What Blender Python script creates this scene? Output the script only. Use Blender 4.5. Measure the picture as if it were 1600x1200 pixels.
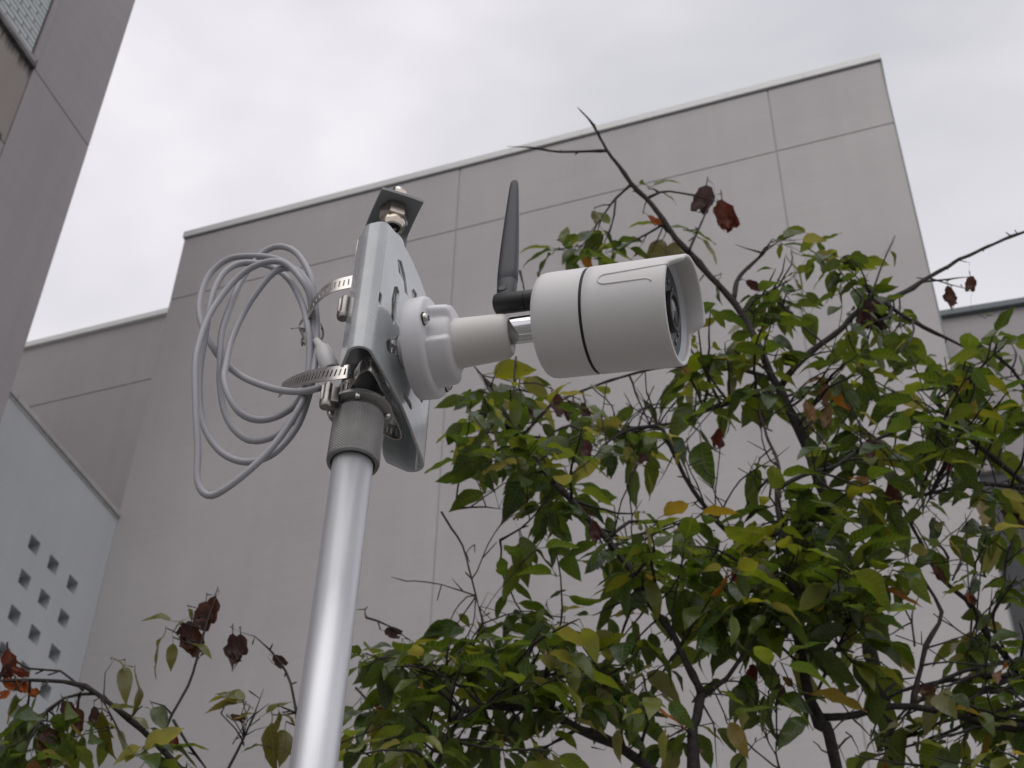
import bpy, bmesh, math, random
from mathutils import Vector, Matrix, Quaternion, noise
random.seed(7)
for o in list(bpy.data.objects): bpy.data.objects.remove(o)
scene = bpy.context.scene
col = scene.collection
PI = math.pi
V = Vector

# ------------------------------------------------------------------ camera
F_PX = 2400.0                                   # focal length in pixels of the 1600 x 1200 photograph
ZX, ZY = 70.0, 2662.0                           # where verticals meet, measured from the picture centre
_z = math.hypot(ZX, ZY)
PITCH = PI/2 - math.atan(_z/F_PX); ROLL = math.atan2(ZX, ZY)
R0 = V((1,0,0)); U0 = V((0,-math.sin(PITCH),math.cos(PITCH))); FW = V((0,math.cos(PITCH),math.sin(PITCH)))
RT = R0*math.cos(ROLL) + U0*math.sin(ROLL); UP = -R0*math.sin(ROLL) + U0*math.cos(ROLL)
EYE = V((0,0,1.6))
cd = bpy.data.cameras.new('camera'); cam = bpy.data.objects.new('camera', cd); col.objects.link(cam)
m = Matrix((RT, UP, -FW)).transposed().to_4x4(); m.translation = EYE; cam.matrix_world = m
cd.sensor_width = 36.0; cd.lens = F_PX/1600*36.0; cd.clip_start = 0.02; cd.clip_end = 3000
cd.dof.use_dof = True; cd.dof.focus_distance = 1.06; cd.dof.aperture_fstop = 29
scene.camera = cam
cy = scene.cycles; cy.max_bounces = 6; cy.diffuse_bounces = 3; cy.glossy_bounces = 3; cy.transmission_bounces = 4; cy.caustics_reflective = False; cy.caustics_refractive = False
scene.render.resolution_x = 1024; scene.render.resolution_y = 768

# ------------------------------------------------------------------ sky, sun, exposure
SUN_EL, SUN_AZ = math.radians(60), math.radians(198)   # azimuth clockwise from +Y: behind the viewer, to the left
w = bpy.data.worlds.new('World'); scene.world = w; w.use_nodes = True
nt = w.node_tree; nt.nodes.clear()
def wn(t, **k):
    n = nt.nodes.new(t)
    for a, b in k.items(): setattr(n, a, b)
    return n
out = wn('ShaderNodeOutputWorld'); add = wn('ShaderNodeMixShader')
bg1 = wn('ShaderNodeBackground'); bg2 = wn('ShaderNodeBackground')
sky = wn('ShaderNodeTexSky', sky_type='NISHITA', sun_disc=False, sun_elevation=SUN_EL, sun_rotation=SUN_AZ)
sky.dust_density = 4.0
bg1.inputs['Strength'].default_value = 0.08
nt.links.new(sky.outputs[0], bg1.inputs['Color'])
tc = wn('ShaderNodeTexCoord'); mp = wn('ShaderNodeMapping'); mp.inputs['Scale'].default_value = (1,1,1.6)
mp.inputs['Location'].default_value = (0.55,0.1,0.25)
CLOUD_OFFSET = mp
n1 = wn('ShaderNodeTexNoise'); n1.inputs['Scale'].default_value = 2.6; n1.inputs['Detail'].default_value = 4; n1.inputs['Roughness'].default_value = .5
n1.inputs['Distortion'].default_value = .3
rmp = wn('ShaderNodeValToRGB'); e = rmp.color_ramp.elements
e[0].position = .30; e[0].color = (.55,.555,.60,1); e[1].position = .64; e[1].color = (.92,.89,.935,1)
nt.links.new(tc.outputs['Generated'], mp.inputs['Vector']); nt.links.new(mp.outputs[0], n1.inputs['Vector'])
nt.links.new(n1.outputs['Fac'], rmp.inputs['Fac']); nt.links.new(rmp.outputs[0], bg2.inputs['Color'])
bg2.inputs['Strength'].default_value = 1.06
add.inputs[0].default_value = 0.93             # closed cloud cover over the clear sky
nt.links.new(bg1.outputs[0], add.inputs[1]); nt.links.new(bg2.outputs[0], add.inputs[2]); nt.links.new(add.outputs[0], out.inputs[0])
sd = bpy.data.lights.new('sun', 'SUN'); sd.energy = 0.85; sd.angle = math.radians(60); sd.color = (1,.965,.92)
so = bpy.data.objects.new('sun', sd); col.objects.link(so)
sdir = V((math.sin(SUN_AZ)*math.cos(SUN_EL), math.cos(SUN_AZ)*math.cos(SUN_EL), math.sin(SUN_EL)))
so.rotation_euler = (-sdir).to_track_quat('-Z','Y').to_euler()
vs = scene.view_settings; vs.view_transform = 'Standard'; vs.look = 'None'; vs.gamma = 1; vs.exposure = 0.0; vs.use_curve_mapping = False

# ------------------------------------------------------------------ helpers
def ray(x, y): return FW + RT*((x-800)/F_PX) + UP*((600-y)/F_PX)
def K(x, y, yh):                                # the point seen at (x, y) that stands yh metres in front of the viewer
    d = ray(x, y); return EYE + d*(yh/d.y)
AZ = math.radians(-20.0)                        # the street grid: A runs along the big facade, B into it
A = V((math.cos(AZ), math.sin(AZ), 0)); B = V((-math.sin(AZ), math.cos(AZ), 0)); Z = V((0,0,1))
def G(a, b, z): return A*a + B*b + Z*z

def prop(o, label=None, cat=None, group=None, kind=None):
    if label: o['label'] = label
    if cat: o['category'] = cat
    if group: o['group'] = group
    if kind: o['kind'] = kind
    return o
def empty(name, loc, label, cat, group=None):
    o = bpy.data.objects.new(name, None); o.empty_display_size = .1; o.location = loc; col.objects.link(o)
    return prop(o, label, cat, group)
def link(name, me, mat, parent=None, smooth=False, loc=None):
    if mat is not None and not me.materials: me.materials.append(mat)
    if smooth:
        me.polygons.foreach_set('use_smooth', [True]*len(me.polygons))
    o = bpy.data.objects.new(name, me); col.objects.link(o)
    if loc is not None: o.location = loc
    if parent is not None:
        o.parent = parent
        pm = Matrix.Translation(parent.location) if parent.type == 'EMPTY' else parent_world(parent)
        o.matrix_parent_inverse = pm.inverted()
    return o
def parent_world(p):
    mtx = Matrix.Translation(p.location)
    return mtx if p.parent is None else mtx
def from_bm(bm, name='mesh'):
    me = bpy.data.meshes.new(name); bmesh.ops.recalc_face_normals(bm, faces=bm.faces[:]); bm.to_mesh(me); bm.free(); return me
def sharp(me, ang=40):
    me.polygons.foreach_set('use_smooth', [True]*len(me.polygons))
    try: me.set_sharp_from_angle(angle=math.radians(ang))
    except Exception: pass
    return me
def gbox(bm, a0, a1, b0, b1, z0, z1, bev=0.0, fr=None):
    fr = fr or G
    vs_ = [bm.verts.new(fr(a,b,z)) for a in (a0,a1) for b in (b0,b1) for z in (z0,z1)]
    fs = []
    for q in ((0,1,3,2),(4,6,7,5),(0,4,5,1),(2,3,7,6),(0,2,6,4),(1,5,7,3)):
        fs.append(bm.faces.new([vs_[i] for i in q]))
    if bev:
        es = list({ed for f_ in fs for ed in f_.edges})
        bmesh.ops.bevel(bm, geom=es, offset=bev, segments=2, profile=.6, affect='EDGES')
def box_mesh(*a, **k):
    bm = bmesh.new(); gbox(bm, *a, **k); return from_bm(bm)
def catmull(pts, step):
    """pts: list of tuples (Vector, radius); returns resampled"""
    n = len(pts); res = []
    for i in range(n-1):
        p0 = pts[max(i-1,0)]; p1 = pts[i]; p2 = pts[i+1]; p3 = pts[min(i+2,n-1)]
        L = (p2[0]-p1[0]).length; k = max(1, int(L/step))
        for j in range(k):
            t = j/k; t2 = t*t; t3 = t2*t
            v = .5*((2*p1[0]) + (p2[0]-p0[0])*t + (2*p0[0]-5*p1[0]+4*p2[0]-p3[0])*t2 + (3*p1[0]-p0[0]-3*p2[0]+p3[0])*t3)
            res.append((v, p1[1]*(1-t)+p2[1]*t))
    res.append(pts[-1]); return res
def tube(bm, pts, seg=8, cap=True):
    """pts: list of (Vector, radius)"""
    n = len(pts)
    if n < 2: return
    t0 = (pts[1][0]-pts[0][0]).normalized()
    up = V((0,0,1)) if abs(t0.z) < .9 else V((1,0,0))
    nrm = (up - t0*up.dot(t0)).normalized(); rings = []
    for i in range(n):
        t = (pts[min(i+1,n-1)][0]-pts[max(i-1,0)][0])
        t = t.normalized() if t.length > 1e-9 else t0
        nrm = (nrm - t*nrm.dot(t)).normalized(); bn = t.cross(nrm)
        rings.append([bm.verts.new(pts[i][0] + (nrm*math.cos(2*PI*k/seg)+bn*math.sin(2*PI*k/seg))*pts[i][1]) for k in range(seg)])
    for i in range(n-1):
        for k in range(seg):
            bm.faces.new((rings[i][k], rings[i][(k+1)%seg], rings[i+1][(k+1)%seg], rings[i+1][k]))
    if cap:
        bm.faces.new(rings[0][::-1]); bm.faces.new(rings[-1])
def lathe(bm, prof, fr, seg=64, cap0=True, cap1=True, rfun=None):
    """prof: list of (s, r) along the axis; fr(s, u, v) -> world"""
    rings = []
    for (s, r) in prof:
        ring = []
        for k in range(seg):
            th = 2*PI*k/seg; rr = r*(rfun(th, s) if rfun else 1)
            ring.append(bm.verts.new(fr(s, rr*math.cos(th), rr*math.sin(th))))
        rings.append(ring)
    for i in range(len(rings)-1):
        for k in range(seg):
            bm.faces.new((rings[i][k], rings[i][(k+1)%seg], rings[i+1][(k+1)%seg], rings[i+1][k]))
    if cap0: bm.faces.new(rings[0][::-1])
    if cap1: bm.faces.new(rings[-1])
    return rings
def plate2d(outlines, thick, bevel=0.0, res=1):
    """flat sheet with holes; outlines: list of lists of (u, v); returns a mesh in the local XY plane, thickness along Z, centred"""
    cu = bpy.data.curves.new('outline', 'CURVE'); cu.dimensions = '2D'; cu.fill_mode = 'BOTH'
    cu.extrude = max(thick/2-bevel, 1e-6); cu.bevel_depth = bevel; cu.bevel_resolution = res
    for ol in outlines:
        sp = cu.splines.new('POLY'); sp.points.add(len(ol)-1); sp.use_cyclic_u = True
        for i, (u_, v_) in enumerate(ol): sp.points[i].co = (u_, v_, 0, 1)
    ob = bpy.data.objects.new('outline', cu); col.objects.link(ob)
    dg = bpy.context.evaluated_depsgraph_get()
    me = bpy.data.meshes.new_from_object(ob.evaluated_get(dg))
    bpy.data.objects.remove(ob); bpy.data.curves.remove(cu)
    me.materials.clear()
    return me
def map_mesh(me, fn):
    for v_ in me.vertices: v_.co = fn(v_.co)
    me.update(); return me
def rrect(u0, u1, v0, v1, r, n=5):
    pts = []
    for (cx, cy, a0) in ((u1-r,v1-r,0),(u0+r,v1-r,90),(u0+r,v0+r,180),(u1-r,v0+r,270)):
        for k in range(n+1):
            a = math.radians(a0+90*k/n); pts.append((cx+r*math.cos(a), cy+r*math.sin(a)))
    return pts

# ------------------------------------------------------------------ materials
def mat(name, color, rough=.6, metal=0.0, spec=.5):
    m_ = bpy.data.materials.new(name); m_.use_nodes = True
    b = m_.node_tree.nodes['Principled BSDF']
    b.inputs['Base Color'].default_value = (*color, 1); b.inputs['Roughness'].default_value = rough
    b.inputs['Metallic'].default_value = metal; b.inputs['Specular IOR Level'].default_value = spec
    return m_
def nodes(m_): return m_.node_tree, m_.node_tree.nodes['Principled BSDF']
def vary(m_, c1, c2, scale=(1,1,1), nscale=3.0, detail=6, lo=.35, hi=.65, bump=0.0, bscale=60, rlo=None, rhi=None, coord='Object', bdist=.01):
    t, b = nodes(m_)
    tc_ = t.nodes.new('ShaderNodeTexCoord'); mp_ = t.nodes.new('ShaderNodeMapping'); mp_.inputs['Scale'].default_value = scale
    n = t.nodes.new('ShaderNodeTexNoise'); n.inputs['Scale'].default_value = nscale; n.inputs['Detail'].default_value = detail; n.inputs['Roughness'].default_value = .6
    r = t.nodes.new('ShaderNodeValToRGB'); r.color_ramp.elements[0].position = lo; r.color_ramp.elements[1].position = hi
    r.color_ramp.elements[0].color = (*c1,1); r.color_ramp.elements[1].color = (*c2,1)
    t.links.new(tc_.outputs[coord], mp_.inputs[0]); t.links.new(mp_.outputs[0], n.inputs['Vector'])
    t.links.new(n.outputs['Fac'], r.inputs[0]); t.links.new(r.outputs[0], b.inputs['Base Color'])
    if rlo is not None:
        mr = t.nodes.new('ShaderNodeMapRange'); mr.inputs['To Min'].default_value = rlo; mr.inputs['To Max'].default_value = rhi
        t.links.new(n.outputs['Fac'], mr.inputs[0]); t.links.new(mr.outputs[0], b.inputs['Roughness'])
    if bump:
        n2 = t.nodes.new('ShaderNodeTexNoise'); n2.inputs['Scale'].default_value = bscale; n2.inputs['Detail'].default_value = 4
        bp = t.nodes.new('ShaderNodeBump'); bp.inputs['Strength'].default_value = bump; bp.inputs['Distance'].default_value = bdist
        t.links.new(mp_.outputs[0], n2.inputs['Vector']); t.links.new(n2.outputs['Fac'], bp.inputs['Height']); t.links.new(bp.outputs[0], b.inputs['Normal'])
    return m_
def wall_mat(name, c1, c2, streak=.12):
    """painted render: soft mottling, faint horizontal brushing, faint vertical run-off"""
    m_ = mat(name, c1, .85, 0, .25); t, b = nodes(m_)
    N = t.nodes.new; Lk = t.links.new
    tc_ = N('ShaderNodeTexCoord'); 
    mp0 = N('ShaderNodeMapping'); mp0.inputs['Rotation'].default_value = (0,0,-AZ); Lk(tc_.outputs['Object'], mp0.inputs[0])
    na = N('ShaderNodeTexNoise'); na.inputs['Scale'].default_value = .45; na.inputs['Detail'].default_value = 7; na.inputs['Roughness'].default_value = .62
    Lk(mp0.outputs[0], na.inputs['Vector'])
    r = N('ShaderNodeValToRGB'); r.color_ramp.elements[0].position = .3; r.color_ramp.elements[1].position = .72
    r.color_ramp.elements[0].color = (*c1,1); r.color_ramp.elements[1].color = (*c2,1); Lk(na.outputs['Fac'], r.inputs[0])
    mp1 = N('ShaderNodeMapping'); mp1.inputs['Scale'].default_value = (.6,.6,22); Lk(mp0.outputs[0], mp1.inputs[0])
    nb = N('ShaderNodeTexNoise'); nb.inputs['Scale'].default_value = 1.2; nb.inputs['Detail'].default_value = 5; Lk(mp1.outputs[0], nb.inputs['Vector'])
    mp2 = N('ShaderNodeMapping'); mp2.inputs['Scale'].default_value = (3.5,3.5,.12); Lk(mp0.outputs[0], mp2.inputs[0])
    nc = N('ShaderNodeTexNoise'); nc.inputs['Scale'].default_value = 1.4; nc.inputs['Detail'].default_value = 6; Lk(mp2.outputs[0], nc.inputs['Vector'])
    ad = N('ShaderNodeMath'); ad.operation = 'ADD'; Lk(nb.outputs['Fac'], ad.inputs[0]); Lk(nc.outputs['Fac'], ad.inputs[1])
    mr = N('ShaderNodeMapRange'); mr.inputs['From Min'].default_value = .6; mr.inputs['From Max'].default_value = 1.4
    mr.inputs['To Min'].default_value = 1-streak; mr.inputs['To Max'].default_value = 1+streak; Lk(ad.outputs[0], mr.inputs[0])
    mx = N('ShaderNodeMix'); mx.data_type = 'RGBA'; mx.blend_type = 'MULTIPLY'; mx.inputs[0].default_value = 1
    Lk(r.outputs[0], mx.inputs[6]); Lk(mr.outputs[0], mx.inputs[7]); Lk(mx.outputs[2], b.inputs['Base Color'])
    nd = N('ShaderNodeTexNoise'); nd.inputs['Scale'].default_value = 45; nd.inputs['Detail'].default_value = 4; Lk(mp0.outputs[0], nd.inputs['Vector'])
    bp = N('ShaderNodeBump'); bp.inputs['Strength'].default_value = .25; bp.inputs['Distance'].default_value = .006
    Lk(nd.outputs['Fac'], bp.inputs['Height']); Lk(bp.outputs[0], b.inputs['Normal'])
    return m_
M = {}
M['facade'] = wall_mat('facade_paint', (.525,.505,.50), (.605,.583,.575), .042)
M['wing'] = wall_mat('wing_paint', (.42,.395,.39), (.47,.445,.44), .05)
M['left'] = wall_mat('left_paint', (.32,.30,.31), (.37,.35,.355), .06)
M['screen'] = wall_mat('screen_paint', (.50,.525,.54), (.56,.585,.60), .04)
M['rightb'] = wall_mat('right_paint', (.36,.34,.34), (.42,.40,.40), .05)
M['darkclad'] = wall_mat('dark_cladding', (.10,.10,.105), (.14,.14,.145), .08)
M['sealant'] = mat('joint_sealant', (.49,.47,.47), .9)
M['darkjoint'] = mat('dark_joint', (.07,.065,.07), .9)
M['coping'] = vary(mat('coping_metal', (.72,.73,.71), .5, .0), (.84,.85,.83), (.90,.91,.89), nscale=1.5)
M['wallcap'] = vary(mat('wall_cap', (.45,.45,.44), .6), (.36,.36,.35), (.52,.52,.51), nscale=2.5)
M['shadow_line'] = mat('painted_shadow_line', (.16,.165,.16), .7)  # dark colour stands in for the shadow line beneath the coping
M['trim'] = mat('corner_trim', (.20,.25,.25), .5, .2)
M['darktrim'] = mat('dark_coping', (.12,.14,.15), .5, .3)
M['soot'] = vary(mat('sooty_sill', (.05,.045,.045), .9), (.02,.02,.02), (.16,.15,.15), nscale=6)
M['tile'] = vary(mat('glazed_brick', (.42,.46,.46), .35), (.36,.40,.41), (.48,.52,.52), nscale=4)
M['recess'] = mat('hole_lining', (.07,.07,.07), .9)
M['ground'] = vary(mat('paving', (.22,.21,.2), .9), (.17,.165,.155), (.27,.26,.25), nscale=.8, bump=.3)
# rig
M['alu'] = mat('anodised_aluminium', (.80,.81,.83), .5, .85)
t, b = nodes(M['alu']); b.inputs['Anisotropic'].default_value = 0.0
vary(M['alu'], (.60,.61,.635), (.67,.68,.70), scale=(6,6,.25), nscale=30, detail=5, rlo=.46, rhi=.56)
M['collar'] = vary(mat('collar_metal', (.38,.37,.36), .45, .75), (.26,.255,.25), (.35,.34,.33), nscale=40)
M['black_sleeve'] = mat('rubber_sleeve', (.03,.033,.037), .55)
M['bracket'] = mat('grey_enamel', (.36,.39,.40), .25, 0, .5)
vary(M['bracket'], (.43,.46,.47), (.55,.58,.59), nscale=25, rlo=.2, rhi=.34)
nodes(M['bracket'])[1].inputs['Coat Weight'].default_value = .9; nodes(M['bracket'])[1].inputs['Coat Roughness'].default_value = .06
M['plate'] = mat('grey_plate', (.27,.285,.29), .45, .15)
M['brass'] = mat('nickel_brass', (.55,.49,.42), .22, 1.0)
M['steel'] = vary(mat('stainless_band', (.62,.59,.55), .25, 1.0), (.55,.52,.49), (.68,.65,.61), nscale=60, rlo=.18, rhi=.34)
M['darksteel'] = vary(mat('clamp_housing', (.3,.28,.26), .3, 1.0), (.22,.205,.19), (.36,.34,.32), nscale=80, rlo=.25, rhi=.4)
M['chrome'] = mat('chrome', (.72,.72,.73), .09, 1.0)
M['screw'] = mat('screw_steel', (.6,.58,.56), .2, 1.0)
M['white'] = mat('white_housing', (.68,.675,.66), .42)
vary(M['white'], (.69,.68,.67), (.735,.725,.715), nscale=18, bump=.04, bscale=900, rlo=.38, rhi=.5, bdist=.0004)
M['white2'] = mat('white_base', (.70,.695,.715), .4)
M['cream'] = mat('white_arm', (.66,.65,.62), .42)
M['blackplastic'] = mat('black_plastic', (.011,.011,.012), .45)
M['antenna'] = mat('antenna_black', (.03,.034,.044), .5, 0, .35)
M['seal'] = mat('rubber_seal', (.012,.012,.013), .6)
M['lensglass'] = mat('lens_glass', (.01,.012,.016), .05, 0, .8)
M['bezel'] = mat('lens_bezel', (.05,.055,.065), .4)
M['bezelring'] = mat('bezel_ring', (.6,.62,.66), .35, .1)
M['cable'] = mat('grey_cable', (.37,.37,.395), .42)
M['ziptie'] = mat('nylon_tie', (.75,.74,.72), .3); nodes(M['ziptie'])[1].inputs['Transmission Weight'].default_value = .6
M['plug'] = mat('white_plug', (.62,.61,.62), .4)
# bark and leaves
M['bark'] = mat('cherry_bark', (.05,.04,.035), .8)
vary(M['bark'], (.012,.010,.009), (.045,.036,.032), scale=(1,1,3), nscale=45, lo=.3, hi=.7, bump=.7, bscale=160, bdist=.004)
M['twig'] = vary(mat('twig_bark', (.04,.03,.028), .75), (.012,.010,.009), (.042,.032,.028), nscale=30, bump=.4, bscale=300, bdist=.002)

def leaf_mat(mass=False):
    m_ = bpy.data.materials.new('cherry_foliage' if mass else 'cherry_leaf'); m_.use_nodes = True; t = m_.node_tree; N = t.nodes.new; Lk = t.links.new
    b = t.nodes['Principled BSDF']; o_ = t.nodes['Material Output']
    oi = N('ShaderNodeObjectInfo'); OC, OR_ = oi.outputs['Color'], oi.outputs['Random']
    if mass:
        at_ = N('ShaderNodeAttribute'); at_.attribute_name = 'leaf_colour'; OC, OR_ = at_.outputs['Color'], at_.outputs['Alpha']
    uv = N('ShaderNodeUVMap'); sp = N('ShaderNodeSeparateXYZ'); Lk(uv.outputs[0], sp.inputs[0])
    # u: -1..1 across, v: 0..1 along.  side veins rise towards the margin
    au = N('ShaderNodeMath'); au.operation = 'ABSOLUTE'; Lk(sp.outputs[0], au.inputs[0])
    ml = N('ShaderNodeMath'); ml.operation = 'MULTIPLY_ADD'; Lk(au.outputs[0], ml.inputs[0]); ml.inputs[1].default_value = -.16; Lk(sp.outputs[1], ml.inputs[2])
    fr = N('ShaderNodeMath'); fr.operation = 'MULTIPLY'; Lk(ml.outputs[0], fr.inputs[0]); fr.inputs[1].default_value = 2*PI*9
    sn = N('ShaderNodeMath'); sn.operation = 'SINE'; Lk(fr.outputs[0], sn.inputs[0])
    vr = N('ShaderNodeMapRange'); vr.inputs[1].default_value = .80; vr.inputs[2].default_value = 1.0; Lk(sn.outputs[0], vr.inputs[0])
    mr = N('ShaderNodeMapRange'); mr.inputs[1].default_value = .07; mr.inputs[2].default_value = .02; Lk(au.outputs[0], mr.inputs[0])
    vm = N('ShaderNodeMath'); vm.operation = 'MAXIMUM'; Lk(vr.outputs[0], vm.inputs[0]); Lk(mr.outputs[0], vm.inputs[1])
    # blotches of autumn colour, different on every leaf
    mp_ = N('ShaderNodeCombineXYZ'); rs = N('ShaderNodeMath'); rs.operation = 'MULTIPLY'; Lk(OR_, rs.inputs[0]); rs.inputs[1].default_value = 57.0
    Lk(sp.outputs[0], mp_.inputs[0]); Lk(sp.outputs[1], mp_.inputs[1]); Lk(rs.outputs[0], mp_.inputs[2])
    ns = N('ShaderNodeTexNoise'); ns.inputs['Scale'].default_value = 1.7; ns.inputs['Detail'].default_value = 5; Lk(mp_.outputs[0], ns.inputs['Vector'])
    r1 = N('ShaderNodeMapRange'); r1.inputs[1].default_value = .52; r1.inputs[2].default_value = .74; Lk(ns.outputs['Fac'], r1.inputs[0])
    ns2 = N('ShaderNodeTexNoise'); ns2.inputs['Scale'].default_value = 6; ns2.inputs['Detail'].default_value = 3; Lk(mp_.outputs[0], ns2.inputs['Vector'])
    r2 = N('ShaderNodeMapRange'); r2.inputs[1].default_value = .66; r2.inputs[2].default_value = .72; Lk(ns2.outputs['Fac'], r2.inputs[0])
    def mix(f, a, c, blend='MIX'):
        x = N('ShaderNodeMix'); x.data_type = 'RGBA'; x.blend_type = blend
        (Lk(f, x.inputs[0]) if not isinstance(f, float) else setattr(x.inputs[0], 'default_value', f))
        for s_, i in ((a,6),(c,7)):
            if isinstance(s_, tuple): x.inputs[i].default_value = s_
            else: Lk(s_, x.inputs[i])
        return x.outputs[2]
    f1 = N('ShaderNodeMath'); f1.operation = 'MULTIPLY'; Lk(r1.outputs[0], f1.inputs[0]); f1.inputs[1].default_value = .26
    c = mix(f1.outputs[0], OC, (.16,.125,.022,1))
    f2 = N('ShaderNodeMath'); f2.operation = 'MULTIPLY'; Lk(r2.outputs[0], f2.inputs[0]); f2.inputs[1].default_value = .7
    c = mix(f2.outputs[0], c, (.07,.035,.012,1))
    fv = N('ShaderNodeMath'); fv.operation = 'MULTIPLY'; Lk(vm.outputs[0], fv.inputs[0]); fv.inputs[1].default_value = .38
    c = mix(fv.outputs[0], c, (.21,.22,.09,1))
    ge = N('ShaderNodeNewGeometry'); fb = N('ShaderNodeMath'); fb.operation = 'MULTIPLY'; Lk(ge.outputs['Backfacing'], fb.inputs[0]); fb.inputs[1].default_value = .30
    c2 = mix(fb.outputs[0], c, (.15,.16,.065,1))         # the underside of a cherry leaf is paler and duller
    Lk(c2, b.inputs['Base Color'])
    rr = N('ShaderNodeMapRange'); rr.inputs['To Min'].default_value = .26; rr.inputs['To Max'].default_value = .48; Lk(ge.outputs['Backfacing'], rr.inputs[0]); Lk(rr.outputs[0], b.inputs['Roughness'])
    b.inputs['Specular IOR Level'].default_value = .6
    tr = N('ShaderNodeBsdfTranslucent'); ct = mix(1.0, c, (2.1,1.8,.55,1), 'MULTIPLY'); Lk(ct, tr.inputs['Color'])
    bp = N('ShaderNodeBump'); bp.inputs['Strength'].default_value = .5; bp.inputs['Distance'].default_value = .0015; Lk(vm.outputs[0], bp.inputs['Height']); Lk(bp.outputs[0], b.inputs['Normal'])
    ms = N('ShaderNodeMixShader'); ms.inputs[0].default_value = .46; Lk(b.outputs[0], ms.inputs[1]); Lk(tr.outputs[0], ms.inputs[2]); Lk(ms.outputs[0], o_.inputs[0])
    return m_
M['leaf'] = leaf_mat(); M['foliage'] = leaf_mat(True)
def withered_mat():
    m_ = mat('withered_leaf', (.1,.04,.02), .6); t, b = nodes(m_); N = t.nodes.new; Lk = t.links.new
    oi = N('ShaderNodeObjectInfo'); tc_ = N('ShaderNodeTexCoord'); n = N('ShaderNodeTexNoise'); n.inputs['Scale'].default_value = 60; n.inputs['Detail'].default_value = 4
    Lk(tc_.outputs['Object'], n.inputs['Vector'])
    mr = N('ShaderNodeMapRange'); mr.inputs['From Min'].default_value = .3; mr.inputs['From Max'].default_value = .7; mr.inputs['To Min'].default_value = .45; mr.inputs['To Max'].default_value = 1.4; Lk(n.outputs['Fac'], mr.inputs[0])
    x = N('ShaderNodeMix'); x.data_type = 'RGBA'; x.blend_type = 'MULTIPLY'; x.inputs[0].default_value = 1; Lk(oi.outputs['Color'], x.inputs[6]); Lk(mr.outputs[0], x.inputs[7])
    Lk(x.outputs[2], b.inputs['Base Color'])
    tr = N('ShaderNodeBsdfTranslucent'); Lk(x.outputs[2], tr.inputs['Color']); ms = N('ShaderNodeMixShader'); ms.inputs[0].default_value = .3
    Lk(b.outputs[0], ms.inputs[1]); Lk(tr.outputs[0], ms.inputs[2]); Lk(ms.outputs[0], t.nodes['Material Output'].inputs[0])
    return m_
M['withered'] = withered_mat()

# ================================================================== SETTING
bm = bmesh.new()
bmesh.ops.create_grid(bm, x_segments=40, y_segments=40, size=600)
g = link('ground', from_bm(bm), M['ground']); prop(g, 'grey paved ground far below the raised security camera', 'ground', kind='structure')

# ---- big grey block straight ahead
FB = 11.0; A0, A1 = -8.44, 0.26; ZT = 15.83; ZJ = 14.74
main = empty('office_building', G((A0+A1)/2, FB+2, 0), 'tall plain grey panelled building block behind the security camera', 'building')
link('core_wall', box_mesh(A0+.02, A1-.02, FB+.012, FB+8, 0, ZT-.02), M['sealant'], main)
jx = [A0, -4.74, -1.01, A1]; gp = .008
zr = [(ZJ+gp, ZT), (ZJ-3.75+gp*.4, ZJ-gp), (ZJ-7.5+gp*.4, ZJ-3.75-gp*.4), (0, ZJ-7.5-gp*.4)]
zr = [(ZJ+gp, ZT), (0.0, ZJ-gp)]
for i in range(3):
    for (z0, z1) in zr:
        bm = bmesh.new()
        gbox(bm, jx[i]+(gp if i else 0), jx[i+1]-(gp if i < 2 else 0), FB, FB+.05, z0, z1, bev=.005)
        link('wall_panel', from_bm(bm), M['facade'], main)
# returns of the block: left side flank and right side flank
link('flank_wall', box_mesh(A0, A0+.019, FB+.051, FB+8, 0, ZT), M['facade'], main)
link('flank_wall', box_mesh(A1-.019, A1, FB+.051, FB+8, 0, ZT), M['facade'], main)
link('corner_trim', box_mesh(A1+.001, A1+.012, FB-.006, FB+.10, 0, ZT+.02), M['trim'], main)
# coping in metal lengths
link('coping_shadow_strip', box_mesh(A0-.006, A1+.014, FB-.008, FB+.4, ZT-.014, ZT+.0115), M['shadow_line'], main)  # thin strip whose dark colour paints the coping's shadow on the wall
nseg = 10; L = (A1-A0+.045)/nseg
for i in range(nseg):
    bm = bmesh.new(); a = A0-.02+i*L
    gbox(bm, a+.001, a+L-.001, FB-.028, FB+.45, ZT+.012, ZT+.115, bev=.004)
    link('coping_cap', from_bm(bm), M['coping'], main)
link('coping_cap', box_mesh(A1-.40, A1+.024, FB+.453, FB+8, ZT+.012, ZT+.12), M['coping'], main)
link('coping_cap', box_mesh(A0-.019, A0+.40, FB+.453, FB+8, ZT+.012, ZT+.12), M['coping'], main)

# ---- lower wing set back on the left
wing = empty('building_wing', G(-12, 14.5, 0), 'grey wing set back behind the perforated wall, left of the tall block', 'building')
WB = 14.0; WT = 18.0; WJ = 16.68
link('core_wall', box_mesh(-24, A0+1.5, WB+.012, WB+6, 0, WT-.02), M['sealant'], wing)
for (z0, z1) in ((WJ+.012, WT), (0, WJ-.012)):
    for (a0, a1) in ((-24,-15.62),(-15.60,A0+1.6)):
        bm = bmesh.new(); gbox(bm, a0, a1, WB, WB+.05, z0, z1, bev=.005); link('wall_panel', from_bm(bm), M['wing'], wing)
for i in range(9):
    bm = bmesh.new(); a = -24+i*1.9; gbox(bm, a+.002, a+1.898, WB-.05, WB+.4, WT+.002, WT+.11, bev=.006); link('coping_cap', from_bm(bm), M['coping'], wing)

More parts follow.
